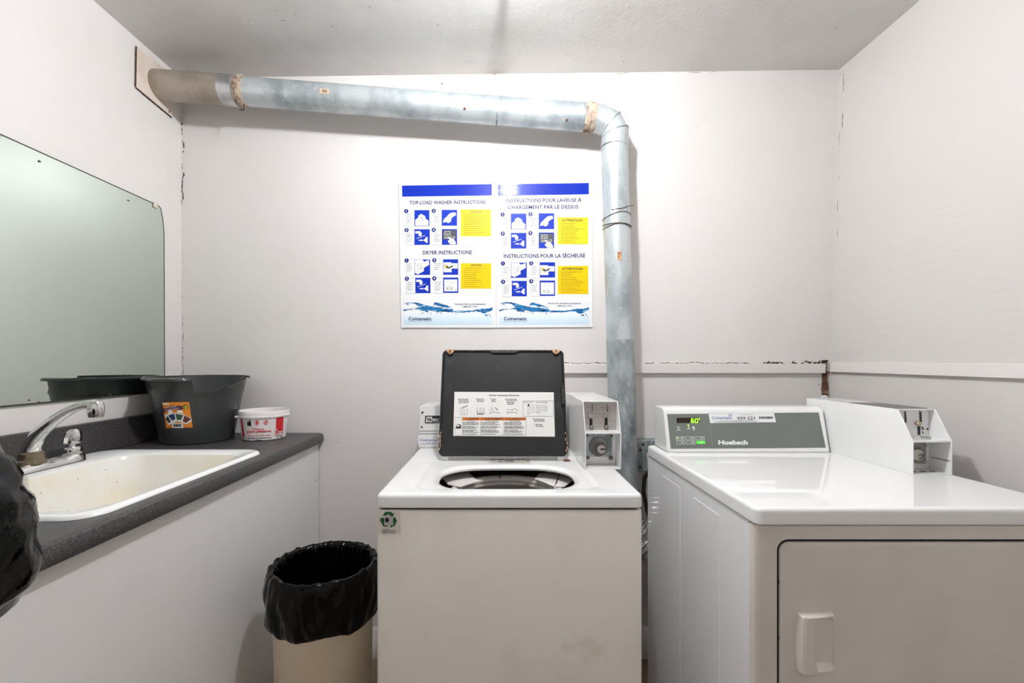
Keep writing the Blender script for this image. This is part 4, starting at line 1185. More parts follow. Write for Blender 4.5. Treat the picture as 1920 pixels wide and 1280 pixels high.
# coin box on the washer
cbw = coin_box(wash, 0.250, 0.359, 1.353, 1.770, WZ, 1.119, 1.029, 0.040, 0.056)
YP = 1.353 + 0.0555
pfr = plane_frame((0, YP, 0), (0, -1, 0))
def z10(x, y):
    return 1060 + x / 7.533, 720 + y / 7.533
p10 = lambda x, y, h: pfr(*z10(x, y), h)
MB().box(0.2535, 0.3555, YP - 0.002, YP + 0.0003, 1.0295, 1.1155).build('slide_plate', steel, cbw)
p10b = lambda x, y, h: p10(x, y, h + 0.0022)
for (x0, x1, y0, y1) in ((372, 384, 275, 382), (586, 600, 278, 394)):
    Print(p10b, 0.0004).quad([(x0, y0), (x0 + 8, y0), (x1 + 2, y1), (x1 - 8, y1)]).build('coin_slot', black, cbw, smooth=0)
for (x0, x1, y0, y1) in ((340, 380, 485, 592), (555, 594, 476, 592)):
    Print(p10b, 0.0004).rect(x0, y0, x1, y1).build('slide_slot', black, cbw, smooth=0)
for (x, y) in ((341, 447), (554, 447)):
    round_part('coin_button', steel, p10b, x, y, 4.2, [(1, 0), (1, 0.003), (0.7, 0.006), (0.2, 0.0065)], cbw, YP)
for (x, y) in ((365, 605), (578, 605)):
    round_part('slide_knob', mat('knob_steel', (150, 140, 132), 0.35, 0.8), p10b, x, y, 3.8, [(1, 0), (1, 0.008), (0.6, 0.011)], cbw, YP)
m = Print(p10b, 0.0003).fine(285, 365, 325, 8).fine(490, 575, 328, 8).fine(430, 490, 425, 6).fine(420, 500, 455, 6)
m.build('fine_print', mat('etched', (150, 140, 134), 0.5), cbw, smooth=0)
MB().box(0.2535, 0.3435, YP - 0.0025, YP + 0.0003, 0.945, 1.0235).build('lock_plate', galv_dull, cbw)
p10c = lambda x, y, h: p10(x, y, h + 0.0026)
round_part('lock_dish', mat('dish_steel', (112, 112, 110), 0.3, 0.8), p10c, 465, 880, 18.2, [(1.0, 0), (0.98, 0.004), (0.86, 0.004), (0.72, 0.0015), (0.1, 0.001)], cbw, YP, n=36)
lc = round_part('lock_cylinder', steel, p10c, 500, 908, 8.6, [(1.0, 0), (1.0, 0.009), (0.85, 0.011), (0.1, 0.011)], cbw, YP, n=28)
Print(p10c, 0.0116).rect(480, 896, 556, 916).build('key_slot', black, cbw, smooth=0)
for (x, y, r_) in ((650, 728, 2.8), (640, 1037, 4.2), (318, 1035, 3.2), (312, 722, 2.4)):
    round_part('screw', mat('dark_screw', (104, 98, 94), 0.4, 0.7), p10c, x, y, r_, [(1, 0), (0.9, 0.002), (0.3, 0.003)], cbw, YP, n=14)

# ------------------------------------------------------------------ dryer
DX0, DX1, DY0, DY1, DZ = 0.537, 1.237, 0.955, 1.672, 0.932
dry = thing('front_load_dryer', 'white coin-operated dryer with a grey control panel in the right corner', 'dryer', ((DX0 + DX1) / 2, (DY0 + DY1) / 2, 0))
dc = ((DX0 + DX1) / 2, (DY0 + DY1) / 2)
dhw, dhd = (DX1 - DX0) / 2, (DY1 - DY0) / 2
side_m = mat('dryer_side_enamel', (246, 246, 249), 0.05)
# body: side walls with embossed panels
MB().box(DX0 + 0.004, DX1 - 0.004, DY0 + 0.0325, DY1, 0.03, 0.894).build('body', side_m, dry, bevel=0.002)
MB().box(DX0 + 0.0065, DX1 - 0.0065, DY0 + 0.027, DY0 + 0.0335, 0.031, 0.893).build('front_seam', dark_gap, dry)
for (y0, y1, zt) in ((1.367, 1.516, 0.861), (1.120, 1.272, 0.861)):
    m = MB()
    a = [(DX0 + 0.004, y0, 0.10), (DX0 + 0.004, y1, 0.10), (DX0 + 0.004, y1, zt), (DX0 + 0.004, y0, zt)]
    b_ = [(DX0 + 0.003, y0 + 0.002, 0.102), (DX0 + 0.003, y1 - 0.002, 0.102), (DX0 + 0.003, y1 - 0.002, zt - 0.002), (DX0 + 0.003, y0 + 0.002, zt - 0.002)]
    m.loft([[Vector(p) for p in a], [Vector(p) for p in b_]], False, True)
    m.build('embossed_panel', side_m, dry, smooth=0)
# front panel with the door opening
ddx, ddz, dhx, dhz = (0.588 + 1.20) / 2, (0.863 + 0.20) / 2, (1.20 - 0.588) / 2, (0.863 - 0.20) / 2
fcx, fcz, fhx, fhz = dc[0], (0.03 + 0.894) / 2, dhw - 0.002, (0.894 - 0.03) / 2
YF = DY0 + 0.010
m = MB()
m.loft([rrect_xz(fcx, fcz, fhx, fhz, 0.006, DY0 + 0.0285), rrect_xz(fcx, fcz, fhx, fhz, 0.006, YF + 0.009), rrect_xz(fcx, fcz, fhx - 0.003, fhz - 0.001, 0.008, YF + 0.003), rrect_xz(fcx, fcz, fhx - 0.010, fhz - 0.003, 0.01, YF), rrect_xz(fcx, fcz, fhx - 0.014, fhz - 0.006, 0.01, YF), rrect_xz(ddx, ddz, dhx + 0.003, dhz + 0.003, 0.025, YF),
        rrect_xz(ddx, ddz, dhx, dhz, 0.024, YF), rrect_xz(ddx, ddz, dhx - 0.001, dhz - 0.001, 0.024, YF + 0.003), rrect_xz(ddx, ddz, dhx - 0.001, dhz - 0.001, 0.024, YF + 0.018)])
m.build('front_panel', dryer_front_m, dry, smooth=40)
m = MB().loft([rrect_xz(ddx, ddz, dhx - 0.0015, dhz - 0.0015, 0.024, YF + 0.0045), rrect_xz(ddx, ddz, dhx - 0.0015, dhz - 0.0015, 0.024, YF + 0.018)], True, True)
m.build('door_gap_shade', dark_gap, dry)  # dark sheet set shallow behind the door, its colour standing for the gap's shade
g = 0.0062
m = MB().loft([rrect_xz(ddx, ddz, dhx - g, dhz - g, 0.02, YF + 0.0042), rrect_xz(ddx, ddz, dhx - g, dhz - g, 0.02, YF + 0.002), rrect_xz(ddx, ddz, dhx - g - 0.0015, dhz - g - 0.0015, 0.019, YF - 0.0008), rrect_xz(ddx, ddz, dhx - g - 0.005, dhz - g - 0.005, 0.017, YF - 0.002), rrect_xz(ddx, ddz, dhx - g - 0.008, dhz - g - 0.008, 0.017, YF - 0.002),
               rrect_xz(ddx, ddz, dhx - g - 0.05, dhz - g - 0.05, 0.015, YF - 0.002)], True, True)
door = m.build('door', dryer_front_m, dry, smooth=40)
# recessed pull on the door
dfr = plane_frame((0, YF - 0.002, 0), (0, -1, 0))
a0, a1 = dfr(1494, 1147, 0), dfr(1561, 1258, 0)
hx0, hx1, hz1, hz0 = a0.x, a1.x, a0.z, a1.z
hcx, hcz = (hx0 + hx1) / 2, (hz0 + hz1) / 2
hhx, hhz = (hx1 - hx0) / 2, (hz1 - hz0) / 2
yy = YF - 0.002
cut_x = hx0 + 0.036
hp = mat('handle_plastic', (232, 226, 218), 0.4)
def hloop(x0_, x1_, z0_, z1_, r_, out):
    lp = rrect_xz((x0_ + x1_) / 2, (z0_ + z1_) / 2, (x1_ - x0_) / 2, (z1_ - z0_) / 2, r_, 0, 5, 6)
    for p in lp:
        t = (p.x - hx0) / (hx1 - hx0)
        zt_ = (p.z - hz0) / (hz1 - hz0)
        p.y = yy - out * (1 - 0.62 * max(0.0, t) ** 1.5)
        p.x -= 0.0025 * (1 - (2 * zt_ - 1) ** 2) * (1 - min(1, max(0, t)))
    return lp
rx0, rx1, rz0, rz1 = hx0 + 0.031, hx1 - 0.002, hz0 + 0.009, hz1 - 0.008
inner = hloop(rx0 + 0.004, rx1 - 0.003, rz0 + 0.012, rz1 - 0.004, 0.005, 0.0)
for p in inner:
    t = (p.x - rx0) / (rx1 - rx0)
    p.y = yy - 0.0008 - 0.004 * max(0.0, t) ** 2
m = MB().loft([hloop(hx0, hx1, hz0, hz1, 0.004, 0.0), hloop(hx0 + 0.001, hx1, hz0 + 0.0005, hz1 - 0.0005, 0.004, 0.010), hloop(hx0 + 0.004, hx1 - 0.0005, hz0 + 0.002, hz1 - 0.002, 0.004, 0.0165), hloop(hx0 + 0.010, hx1 - 0.001, hz0 + 0.004, hz1 - 0.004, 0.004, 0.019),
               hloop(rx0 - 0.002, rx1 + 0.0005, rz0 - 0.001, rz1 + 0.001, 0.008, 0.019), hloop(rx0, rx1, rz0, rz1, 0.008, 0.0175), inner], False, True)
m.build('door_handle', hp, door, smooth=22)
for zz_ in (at(1460, 1092, YF).z, at(1458, 1197, YF).z):
    MB().box(0.5885, 0.5935, YF + 0.001, YF + 0.006, zz_ - 0.002, zz_ + 0.002).build('door_peg', black, dry)
for x in (DX0 + 0.06, DX1 - 0.06):
    for y in (DY0 + 0.09, DY1 - 0.06):
        MB().lathe([(0.02, 0), (0.022, 0.012), (0.012, 0.016), (0.012, 0.032)], (x, y, 0), n=16).build('foot', black, dry)
# top
m = MB()
m.loft([rrect(*dc, dhw - 0.004, dhd - 0.004, 0.012, 0.8955, **kt), rrect(*dc, dhw, dhd, 0.018, 0.899, **kt), rrect(*dc, dhw, dhd, 0.018, 0.901, **kt), rrect(*dc, dhw, dhd, 0.018, 0.923, **kt), rrect(*dc, dhw - 0.0004, dhd - 0.0004, 0.018, 0.9265, **kt), rrect(*dc, dhw - 0.002, dhd - 0.002, 0.019, 0.9300, **kt),
        rrect(*dc, dhw - 0.006, dhd - 0.006, 0.021, DZ, **kt), rrect(*dc, dhw - 0.009, dhd - 0.015, 0.024, DZ, **kt), rrect(*dc, dhw - 0.05, dhd - 0.05, 0.024, DZ, **kt)], True, True)
m.build('top_panel', mat('dryer_top_enamel', (245, 245, 244), 0.03), dry, smooth=40)
MB().box(DX0 + 0.010, DX1 - 0.010, DY0 + 0.016, DY1 - 0.006, 0.8935, 0.8965).build('seam', dark_gap, dry)
# console
CX0, CX1 = 0.562, 1.114
prof = [(1.530, DZ), (1.662, DZ), (1.662, 1.080), (1.585, 1.082), (1.566, 1.076), (1.562, 1.066)]
m = MB().prism([(CX0, y, z) for y, z in prof], (CX1 - CX0, 0, 0))
dcon = m.build('console', enamel, dry, bevel=0.006, seg=3)
dn = Vector((0, -(1.066 - DZ), 0.032)).normalized()
gfr = plane_frame((0, 1.530, DZ), dn)
panel_m = mat('console_grey', (112, 118, 112), 0.42, layers=[(6, (106, 112, 106), 0.45, 0.7, ONE, 3, 0.5)])
def z11(x, y):
    return 1240 + x / 8.348, 755 + y / 8.348
g11 = lambda x, y, h: gfr(*z11(x, y), h)
q = Print(gfr, 0.0008).quad([(1250.5, 776), (1534.5, 773), (1548, 839), (1257.5, 841)]).build('control_panel', panel_m, dcon, smooth=0)
def sub(p_, name, mm):
    return p_.build(name, mm, dcon, smooth=0)
sub(Print(g11, 0.0011).line([(738, 200), (800, 690)], 4), 'panel_divider', mat('divider', (150, 156, 146), 0.5))
sub(Print(g11, 0.0013).quad([(234, 236), (580, 232), (590, 312), (242, 316)]), 'display_window', mat('display_dark', (40, 26, 18), 0.15))
led = mat('led_green', (130, 255, 40), 0.4, emit=2.2)
m = Print(g11, 0.0018)
def seg7(x, y, wd, h, on_, t):
    s_ = {'a': [(x, y), (x + wd, y)], 'b': [(x + wd, y), (x + wd, y + h / 2)], 'c': [(x + wd, y + h / 2), (x + wd, y + h)], 'd': [(x, y + h), (x + wd, y + h)], 'e': [(x, y + h / 2), (x, y + h)], 'f': [(x, y), (x, y + h / 2)], 'g': [(x, y + h / 2), (x + wd, y + h / 2)]}
    for k_ in on_:
        m.line(s_[k_], t)
seg7(468, 250, 36, 58, 'acdefg', 11)
seg7(528, 250, 38, 58, 'abcdef', 11)
m.disc(588, 246, 8, 10).line([(588, 254), (590, 268)], 6)
m.disc(420, 352, 11, 12)
m.disc(250, 552, 9, 12)
sub(m, 'display_digits', led)
sub(Print(g11, 0.0013).quad([(545, 594), (680, 594), (686, 641), (552, 643)]), 'start_button', mat('green_button', (70, 200, 50), 0.4, emit=0.5))
m = Print(g11, 0.0014)
for (x0, x1, y0, y1) in ((228, 362, 530, 577), (383, 518, 530, 577), (538, 672, 530, 577), (236, 372, 596, 647), (393, 528, 596, 646)):
    m.frame(x0, y0, x1, y1, 5)
    m.fine(x0 + 76, x0 + 118, y0 + 16, 6).fine(x0 + 76, x0 + 118, y0 + 30, 6)
    m.line([(x0 + 52, y0 + 12), (x0 + 52, y0 + 36)], 5)
m.p2([(245, 372), (268, 376), (290, 392), (250, 390)])
m.p2([(410, 400), (424, 370), (442, 400)]).p2([(484, 370), (512, 370), (520, 402), (488, 402)])
m.fine(250, 290, 412, 6).fine(236, 314, 428, 6).fine(400, 454, 412, 6).fine(488, 526, 412, 6).fine(488, 530, 430, 6).fine(590, 660, 608, 7).fine(600, 650, 628, 6)
m.text('Huebsch', 888, 1350, 650, 62, 0.05)
sub(m, 'panel_print', white_print)
sub(Print(g11, 0.0014).quad([(736, 172), (1758, 160), (1792, 302), (764, 318)]), 'asset_sticker', mat('asset_sticker', (238, 238, 240), 0.3))
m = Print(g11, 0.0019)
m.text('Coinamatic', 786, 1100, 258, 44, 0.008, slope=-0.012)
m.line([(1040, 190), (1062, 180), (1092, 178)], 6).line([(1048, 206), (1076, 194), (1112, 194)], 6).line([(1062, 216), (1100, 208)], 6)
sub(m, 'sticker_logo', mat('mid_blue_print', (62, 98, 168), 0.5))
m = Print(g11, 0.0019)
m.text('939 521', 1184, 1458, 266, 46, 0.012, slope=-0.012)
x = 1526
while x < 1735:
    wd = R1.uniform(5, 15)
    m.rect(x, 216, x + wd, 250)
    x += wd + R1.uniform(3, 7)
m.fine(1226, 1436, 187, 4).fine(905, 1440, 282, 5, slope=-0.012).fine(830, 1480, 302, 6, slope=-0.012)
sub(m, 'sticker_print', black_print)
# coin box on the dryer
cbd = coin_box(dry, 1.123, 1.231, 1.234, 1.664, DZ, 1.106, 1.025, 0.048, 0.064)
YP2 = 1.234 + 0.0635
pfr2 = plane_frame((0, YP2, 0), (0, -1, 0))
def z12(x, y):
    return 1660 + x / 8.0, 740 + y / 8.0
p12 = lambda x, y, h: pfr2(*z12(x, y), h)
for q_ in ([(284, 250), (306, 250), (318, 410), (290, 420)], [(506, 248), (538, 250), (548, 405), (518, 412)]):
    Print(p12, 0.0008).quad(q_).build('coin_slot', mat('slot_dark', (60, 54, 50), 0.6), cbd, smooth=0)
round_part('coin_button', mat('brass_worn', (190, 172, 150), 0.35, 0.7), p12, 478, 430, 4.6, [(1, 0), (1, 0.006), (0.7, 0.009), (0.1, 0.009)], cbd, YP2)
Print(p12, 0.0008).rect(482, 470, 522, 602).build('slide_slot', mat('slot_navy', (26, 28, 44), 0.5), cbd, smooth=0)
for q_ in ([(540, 475), (560, 480), (578, 520), (556, 525)], [(548, 540), (562, 555), (576, 585), (552, 575)]):
    Print(p12, 0.0008).quad(q_).build('scuff', chip_d, cbd, smooth=0)
round_part('rivet', mat('dark_screw', (104, 98, 94), 0.4, 0.7), p12, 631, 512, 2.1, [(1, 0), (0.8, 0.001)], cbd, YP2, n=12)
c = p12(510, 600, 0.012)
MB().lathe([(0.012, 0.0002), (0.012, 0.004), (0.007, 0.004)], (c.x, YP2 - 0.02, 1.0252), (0, 0, 1), 24).build('slide_knob', steel, cbd)
MB().box(1.1265, 1.2160, YP2 - 0.0025, YP2 + 0.0003, 0.949, 1.019).build('lock_plate', mat('lock_plate_grey', (160, 154, 148), 0.4, 0.4), cbd)
p12c = lambda x, y, h: p12(x, y, h + 0.0026)
round_part('lock_ring', mat('ring_grey', (150, 142, 136), 0.35, 0.7), p12c, 436, 882, 14.0, [(1, 0), (1, 0.003), (0.8, 0.004), (0.78, 0.001)], cbd, YP2, n=32)
round_part('lock_cylinder', mat('lock_face', (206, 200, 192), 0.3, 0.4), p12c, 438, 888, 10.8, [(1, 0), (1, 0.008), (0.9, 0.0095), (0.1, 0.0095)], cbd, YP2, n=28)
Print(p12c, 0.0100).line([(440, 886), (508, 884), (500, 912), (470, 936), (440, 936)], 12).build('key_slot', black, cbd, smooth=0)
for (x, y) in ((600, 755), (590, 1000)):
    round_part('screw', mat('zinc_screw', (176, 190, 188), 0.3, 0.7), p12c, x, y, 3.0, [(1, 0), (0.9, 0.002), (0.3, 0.003)], cbd, YP2, n=14)
for x in (1.148, 1.176, 1.202):
    MB().lathe([(0.007, 0.0031), (0.007, 0.0036)], (x, 1.262, DZ), (0, 0, 1), 16).build('floor_hole', mat('hole_brown', (92, 70, 58), 0.7), cbd)
m = MB().box(1.130, 1.226, 1.30, 1.47, 1.106, 1.1075)
tp = m.build('vent_plate', mat('vent_grey', (122, 118, 114), 0.5, 0.3), cbd)
MB().box(1.2265, 1.2278, 1.238, 1.29, 0.968, 0.9695).build('inner_seam', dkgrey_print, cbd)
MB().lathe([(0.012, 0), (0.012, 0.006), (0.008, 0.010), (0.004, 0.012)], (1.175, 1.645, 1.106), (0, 0, 1), 16).build('cable_gland', mat('gland', (206, 208, 210), 0.3, 0.5), cbd)

# ------------------------------------------------------------------ bucket
bm_ = mat('dark_grey_plastic', (50, 52, 53), 0.27, layers=[(10, (60, 61, 62), 0.45, 0.7, ONE, 4, 0.6)])
BCX, BCY, BR0, BR1, BH = -1.158, 1.728, 0.118, 0.160, 0.239
buck = thing('plastic_bucket', 'dark grey plastic bucket with a broken rim in the counter corner', 'bucket', (BCX, BCY, ZT))
def br(z):
    return BR0 + (BR1 - BR0) * (z - ZT) / BH
n = 120
va = math.atan2(-BCY, -BCX)              # direction from the bucket to the camera
def brk(a):
    """height of the broken edge for the angle a, measured from the camera direction (positive = right)"""
    d = (a - va + math.pi) % (2 * math.pi) - math.pi
    pts = [(-0.10, 0.0), (-0.07, 0.048), (0.34, 0.050), (0.50, 0.034), (0.56, 0.024), (0.62, 0.036), (0.72, 0.030), (0.95, 0.018), (1.28, 0.010), (1.34, 0.0)]
    if d <= pts[0][0] or d >= pts[-1][0]:
        return 0.0
    for (a0_, h0), (a1_, h1) in zip(pts[:-1], pts[1:]):
        if a0_ <= d <= a1_:
            return h0 + (h1 - h0) * (d - a0_) / (a1_ - a0_)
    return 0.0
def bring(fz_, dr):
    L_ = []
    for i in range(n):
        a = 2 * math.pi * i / n
        z = fz_(a)
        r_ = br(z) + dr
        L_.append(Vector((BCX + r_ * math.cos(a), BCY + r_ * math.sin(a), z)))
    return L_
top = lambda a: ZT + BH - brk(a)
m = MB()
zb = ZT + 0.182
m.loft([bring(lambda a: ZT + 0.0004, -0.010), bring(lambda a: ZT + 0.0004, -0.003), bring(lambda a: ZT + 0.004, 0.0), bring(lambda a: zb, 0.0), bring(lambda a: zb + 0.0006, 0.0022), bring(lambda a: min(zb + 0.006, top(a)), 0.0022), bring(lambda a: top(a), 0.0022),
        bring(lambda a: top(a), -0.0008), bring(lambda a: min(zb, top(a)), -0.0025), bring(lambda a: ZT + 0.006, -0.0025), bring(lambda a: ZT + 0.006, -0.08)], True, True)
m.build('pail', bm_, buck, smooth=35)
# rolled rim where it is not broken
m = MB()
loops = []
angs = [i for i in range(n) if brk(2 * math.pi * i / n) == 0.0]
start = next(i for i in range(n) if brk(2 * math.pi * i / n) == 0.0 and brk(2 * math.pi * ((i - 1) % n) / n) > 0.0)
for j in range(len(angs)):
    a = 2 * math.pi * ((start + j) % n) / n
    d = Vector((math.cos(a), math.sin(a), 0))
    c = Vector((BCX, BCY, 0)) + d * BR1
    z = ZT + BH
    loops.append([c + d * 0.001 + Vector((0, 0, z - 0.002)), c + d * 0.001 + Vector((0, 0, z + 0.003)), c + d * 0.008 + Vector((0, 0, z + 0.004)), c + d * 0.013 + Vector((0, 0, z + 0.001)), c + d * 0.014 + Vector((0, 0, z - 0.006)), c + d * 0.012 + Vector((0, 0, z - 0.006)), c + d * 0.010 + Vector((0, 0, z - 0.001))])
m.loft(loops, True, True).build('rim', bm_, buck, smooth=50)
# grip ear towards the sink
def ear(a_mid, half, out, name):
    m_ = MB()
    lp = []
    for i in range(21):
        t = -1 + 2 * i / 20
        a = a_mid + half * t
        d = Vector((math.cos(a), math.sin(a), 0))
        e = out * (1 - abs(t) ** 3) + 0.006
        c0 = Vector((BCX, BCY, 0)) + d * (BR1 + 0.008)
        z = ZT + BH + 0.0035
        lp.append([c0 + Vector((0, 0, z - 0.004)), c0 + Vector((0, 0, z)), c0 + d * e * 0.6 + Vector((0, 0, z + 0.001)), c0 + d * e + Vector((0, 0, z - 0.002)), c0 + d * (e + 0.002) + Vector((0, 0, z - 0.010)), c0 + d * e + Vector((0, 0, z - 0.010)), c0 + d * (e - 0.003) + Vector((0, 0, z - 0.004))])
    m_.loft(lp, True, True).build(name, bm_, buck, smooth=50)
ear(va - 0.55, 0.42, 0.022, 'grip_ear')
ear(va - 0.55 + math.pi, 0.42, 0.008, 'grip_ear')
# price label
bfr = cone_frame((BCX, BCY), BR0, ZT, BR1, ZT + BH)
def z13(x, y):
    return 295 + x / 19.69 - 1.0, 745 + y / 19.69 + 1.0
b13 = lambda x, y, h: bfr(*z13(x, y), h)
q = Print(b13, 0.0012).quad([(205, 158), (1190, 150), (1325, 1085), (345, 1110)], 12, 6).build('price_label', mat('label_orange', (228, 136, 24), 0.35), buck, smooth=60)
m = Print(b13, 0.0022)
m.quad([(225, 400), (520, 280), (500, 430), (260, 530)], 5, 2).quad([(520, 280), (960, 285), (960, 430), (500, 430)], 6, 2)
m.build('label_banner', mat('plum_print', (84, 30, 60), 0.4), q, smooth=60)
m = Print(b13, 0.0030)
m.quad([(215, 185), (450, 190), (450, 245), (225, 245)], 4, 1)
m.text('PLASTIC BUCKET', 315, 730, 385, 50, 0.01, slope=-0.14).text('SEAU EN PLASTIQUE', 305, 800, 468, 50, 0.01, slope=-0.13)
m.build('label_print', white_print, q, smooth=0)
m = Print(b13, 0.0022)
m.quad([(280, 620), (650, 540), (720, 870), (420, 1000)], 5, 3).quad([(620, 540), (1000, 600), (940, 900), (680, 850)], 5, 3).quad([(940, 590), (1280, 740), (1290, 850), (1080, 970)], 5, 3).quad([(960, 600), (1080, 970), (900, 880), (900, 640)], 3, 3)
m.quad([(430, 450), (560, 450), (580, 560), (400, 580)], 2, 2).quad([(770, 450), (920, 450), (980, 560), (740, 545)], 2, 2)
m.quad([(550, 925), (965, 925), (985, 1100), (575, 1100)], 5, 2)
m.build('label_white_shapes', white_print, q, smooth=60)
for pts_, cc, nm in (([(320, 770), (395, 655), (515, 860), (455, 935)], (52, 54, 56), 'charcoal'), ([(415, 640), (640, 572), (690, 775), (570, 830)], (24, 36, 92), 'navy'), ([(680, 575), (985, 630), (890, 810), (745, 810)], (40, 84, 50), 'green'), ([(1020, 640), (1285, 770), (1080, 920), (955, 850)], (104, 44, 38), 'maroon')):
    Print(b13, 0.0030).quad(pts_, 3, 3).build('bucket_picture', mat('pict_' + nm, cc, 0.45), q, smooth=60)
Print(b13, 0.0030).quad([(980, 245), (1135, 240), (1155, 405), (990, 408)], 3, 2).build('price_patch', mat('dark_green_print', (28, 62, 20), 0.45), q, smooth=60)
Print(b13, 0.0038).text('$', 1008, 1048, 365, 60, 0.01).text('2', 1040, 1128, 392, 118, 0.035).build('price_figure', mat('price_yellow', (238, 238, 40), 0.4), q, smooth=0)
m = Print(b13, 0.0030)
x = 610
while x < 900:
    wd = R1.uniform(10, 26)
    m.quad([(x, 948), (x + wd, 948), (x + wd + 14, 1062), (x + 14, 1062)])
    x += wd + R1.uniform(8, 18)
m.build('barcode', black_print, q, smooth=0)

# ------------------------------------------------------------------ ice-cream tub
TCX, TCY, TR0, TR1, TH = -0.926, 1.768, 0.076, 0.088, 0.111
tub = thing('ice_cream_tub', 'empty white plastic tub with red print on the counter beside the bucket', 'tub', (TCX, TCY, ZT))
tub_m = mat('white_polypropylene', (236, 230, 230), 0.35)
def tr(z):
    return TR0 + (TR1 - TR0) * z / TH
m = MB().lathe([(0.03, 0.0005), (TR0 - 0.004, 0.0005), (TR0, 0.004), (tr(0.086), 0.086), (tr(0.086) + 0.004, 0.0865), (tr(0.092) + 0.005, 0.092), (tr(0.093) + 0.001, 0.0935), (TR1 + 0.0012, TH - 0.002), (TR1, TH), (TR1 - 0.002, TH - 0.001), (TR1 - 0.004, 0.086), (TR0 - 0.003, 0.006), (0.03, 0.004)], (TCX, TCY, ZT), n=56)
m.build('tub_body', tub_m, tub, smooth=40)
vt = math.atan2(-TCY, -TCX)
a = vt - 1.45
MB().box(-0.006, 0.006, -0.006, 0.006, -0.003, 0.003)
c = Vector((TCX + (tr(0.09) + 0.006) * math.cos(a), TCY + (tr(0.09) + 0.006) * math.sin(a), ZT + 0.09))
MB().box(c.x - 0.008, c.x + 0.005, c.y - 0.006, c.y + 0.006, c.z - 0.004, c.z + 0.003).build('pull_tab', tub_m, tub, bevel=0.0015)
tfr2 = cone_frame((TCX, TCY), TR0, ZT, TR1, ZT + TH)
def z14(x, y):
    return 440 + x / 16.0, 755 + y / 16.0
t14 = lambda x, y, h: tfr2(*z14(x, y), h)
red = mat('red_print', (206, 30, 44), 0.4)
for q_, nx_, ny_ in (([(1245, 450), (1470, 405), (1445, 905), (1235, 960)], 8, 6), ([(178, 480), (222, 490), (300, 1035), (245, 1030)], 3, 8)):
    Print(t14, 0.0006).quad(q_, nx_, ny_).build('red_block', red, tub, smooth=60)
m = Print(t14, 0.0012)
m.text('2 litres of', 528, 880, 812, 56, 0.022).text('pure pleasure', 368, 1095, 895, 70, 0.028, slope=-0.03).text('Always made with cream!', 388, 1080, 1005, 42, 0.012, slope=-0.035)
m.ring(665, 595, 72, 14, 24).ring(940, 585, 72, 14, 24).p2([(640, 560), (680, 545), (695, 600), (680, 640), (650, 640)]).line([(895, 640), (985, 530)], 16).disc(945, 580, 28, 12)
m.build('red_print', red, tub, smooth=0)
m = Print(t14, 0.0020)
m.text('Coat', 1198, 1440, 972, 190, 0.04, slope=-0.03, shear=0.25)
m.build('script_outline', red, tub, smooth=0)
m = Print(t14, 0.0027)
m.text('Coat', 1206, 1432, 968, 180, 0.012, slope=-0.03, shear=0.25)
m.build('script_print', white_print, tub, smooth=0)
m = Print(t14, 0.0010)
m.quad([(370, 575), (490, 570), (498, 690), (380, 685)], 3, 2)
m.p2([(410, 560), (440, 520), (480, 530), (480, 565)])
m.fine(376, 1100, 1068, 20, slope=-0.03, rnd=RF).fine(620, 820, 1122, 24, slope=-0.02, rnd=RF).fine(1265, 1440, 1028, 24, slope=-0.12, rnd=RF).fine(245, 290, 1062, 20, rnd=RF)
m.build('black_print', black_print, tub, smooth=0)

# ------------------------------------------------------------------ trash bin and its liner
TX, TY = -0.532, 1.362
tbin = thing('trash_bin', 'tall beige plastic trash bin between the cabinet and the washer', 'trash bin', (TX, TY, 0))
m = MB().lathe([(0.128, 0.0), (0.131, 0.005), (0.143, 0.600), (0.147, 0.612), (0.147, 0.628), (0.141, 0.630), (0.138, 0.60), (0.126, 0.012), (0.02, 0.010)], (TX, TY, 0), n=56)
m.build('bin_body', mat('beige_plastic', (228, 214, 192), 0.45, layers=[(4, (214, 198, 174), 0.45, 0.7, ONE, 4, 0.7), (60, (120, 104, 86), 0.74, 0.82, ONE, 3, 0.4)]), tbin, smooth=40)
lin_m = mat('black_bag_plastic', (4, 4, 4), 0.12, spec=0.18, layers=[(12, (10, 9, 9), 0.45, 0.7, ONE, 4, 0.7)], bump=(34, 0.9, ONE, 'noise'))
n = 200
loops = []
PR = [(0.150, 0.487, .6), (0.155, 0.492, .8), (0.160, 0.505, 1), (0.1615, 0.520, 1), (0.162, 0.535, 1), (0.1625, 0.55, 1), (0.1625, 0.565, 1), (0.162, 0.58, 1), (0.161, 0.595, .9), (0.160, 0.61, .8), (0.158, 0.624, .6), (0.155, 0.635, .5), (0.150, 0.641, .5),
      (0.144, 0.641, .5), (0.138, 0.635, .6), (0.134, 0.62, .9), (0.132, 0.60, 1), (0.130, 0.58, 1), (0.128, 0.55, 1), (0.126, 0.50, 1), (0.122, 0.40, 1), (0.118, 0.28, .8), (0.115, 0.15, .6), (0.09, 0.05, .5), (0.03, 0.04, .1)]
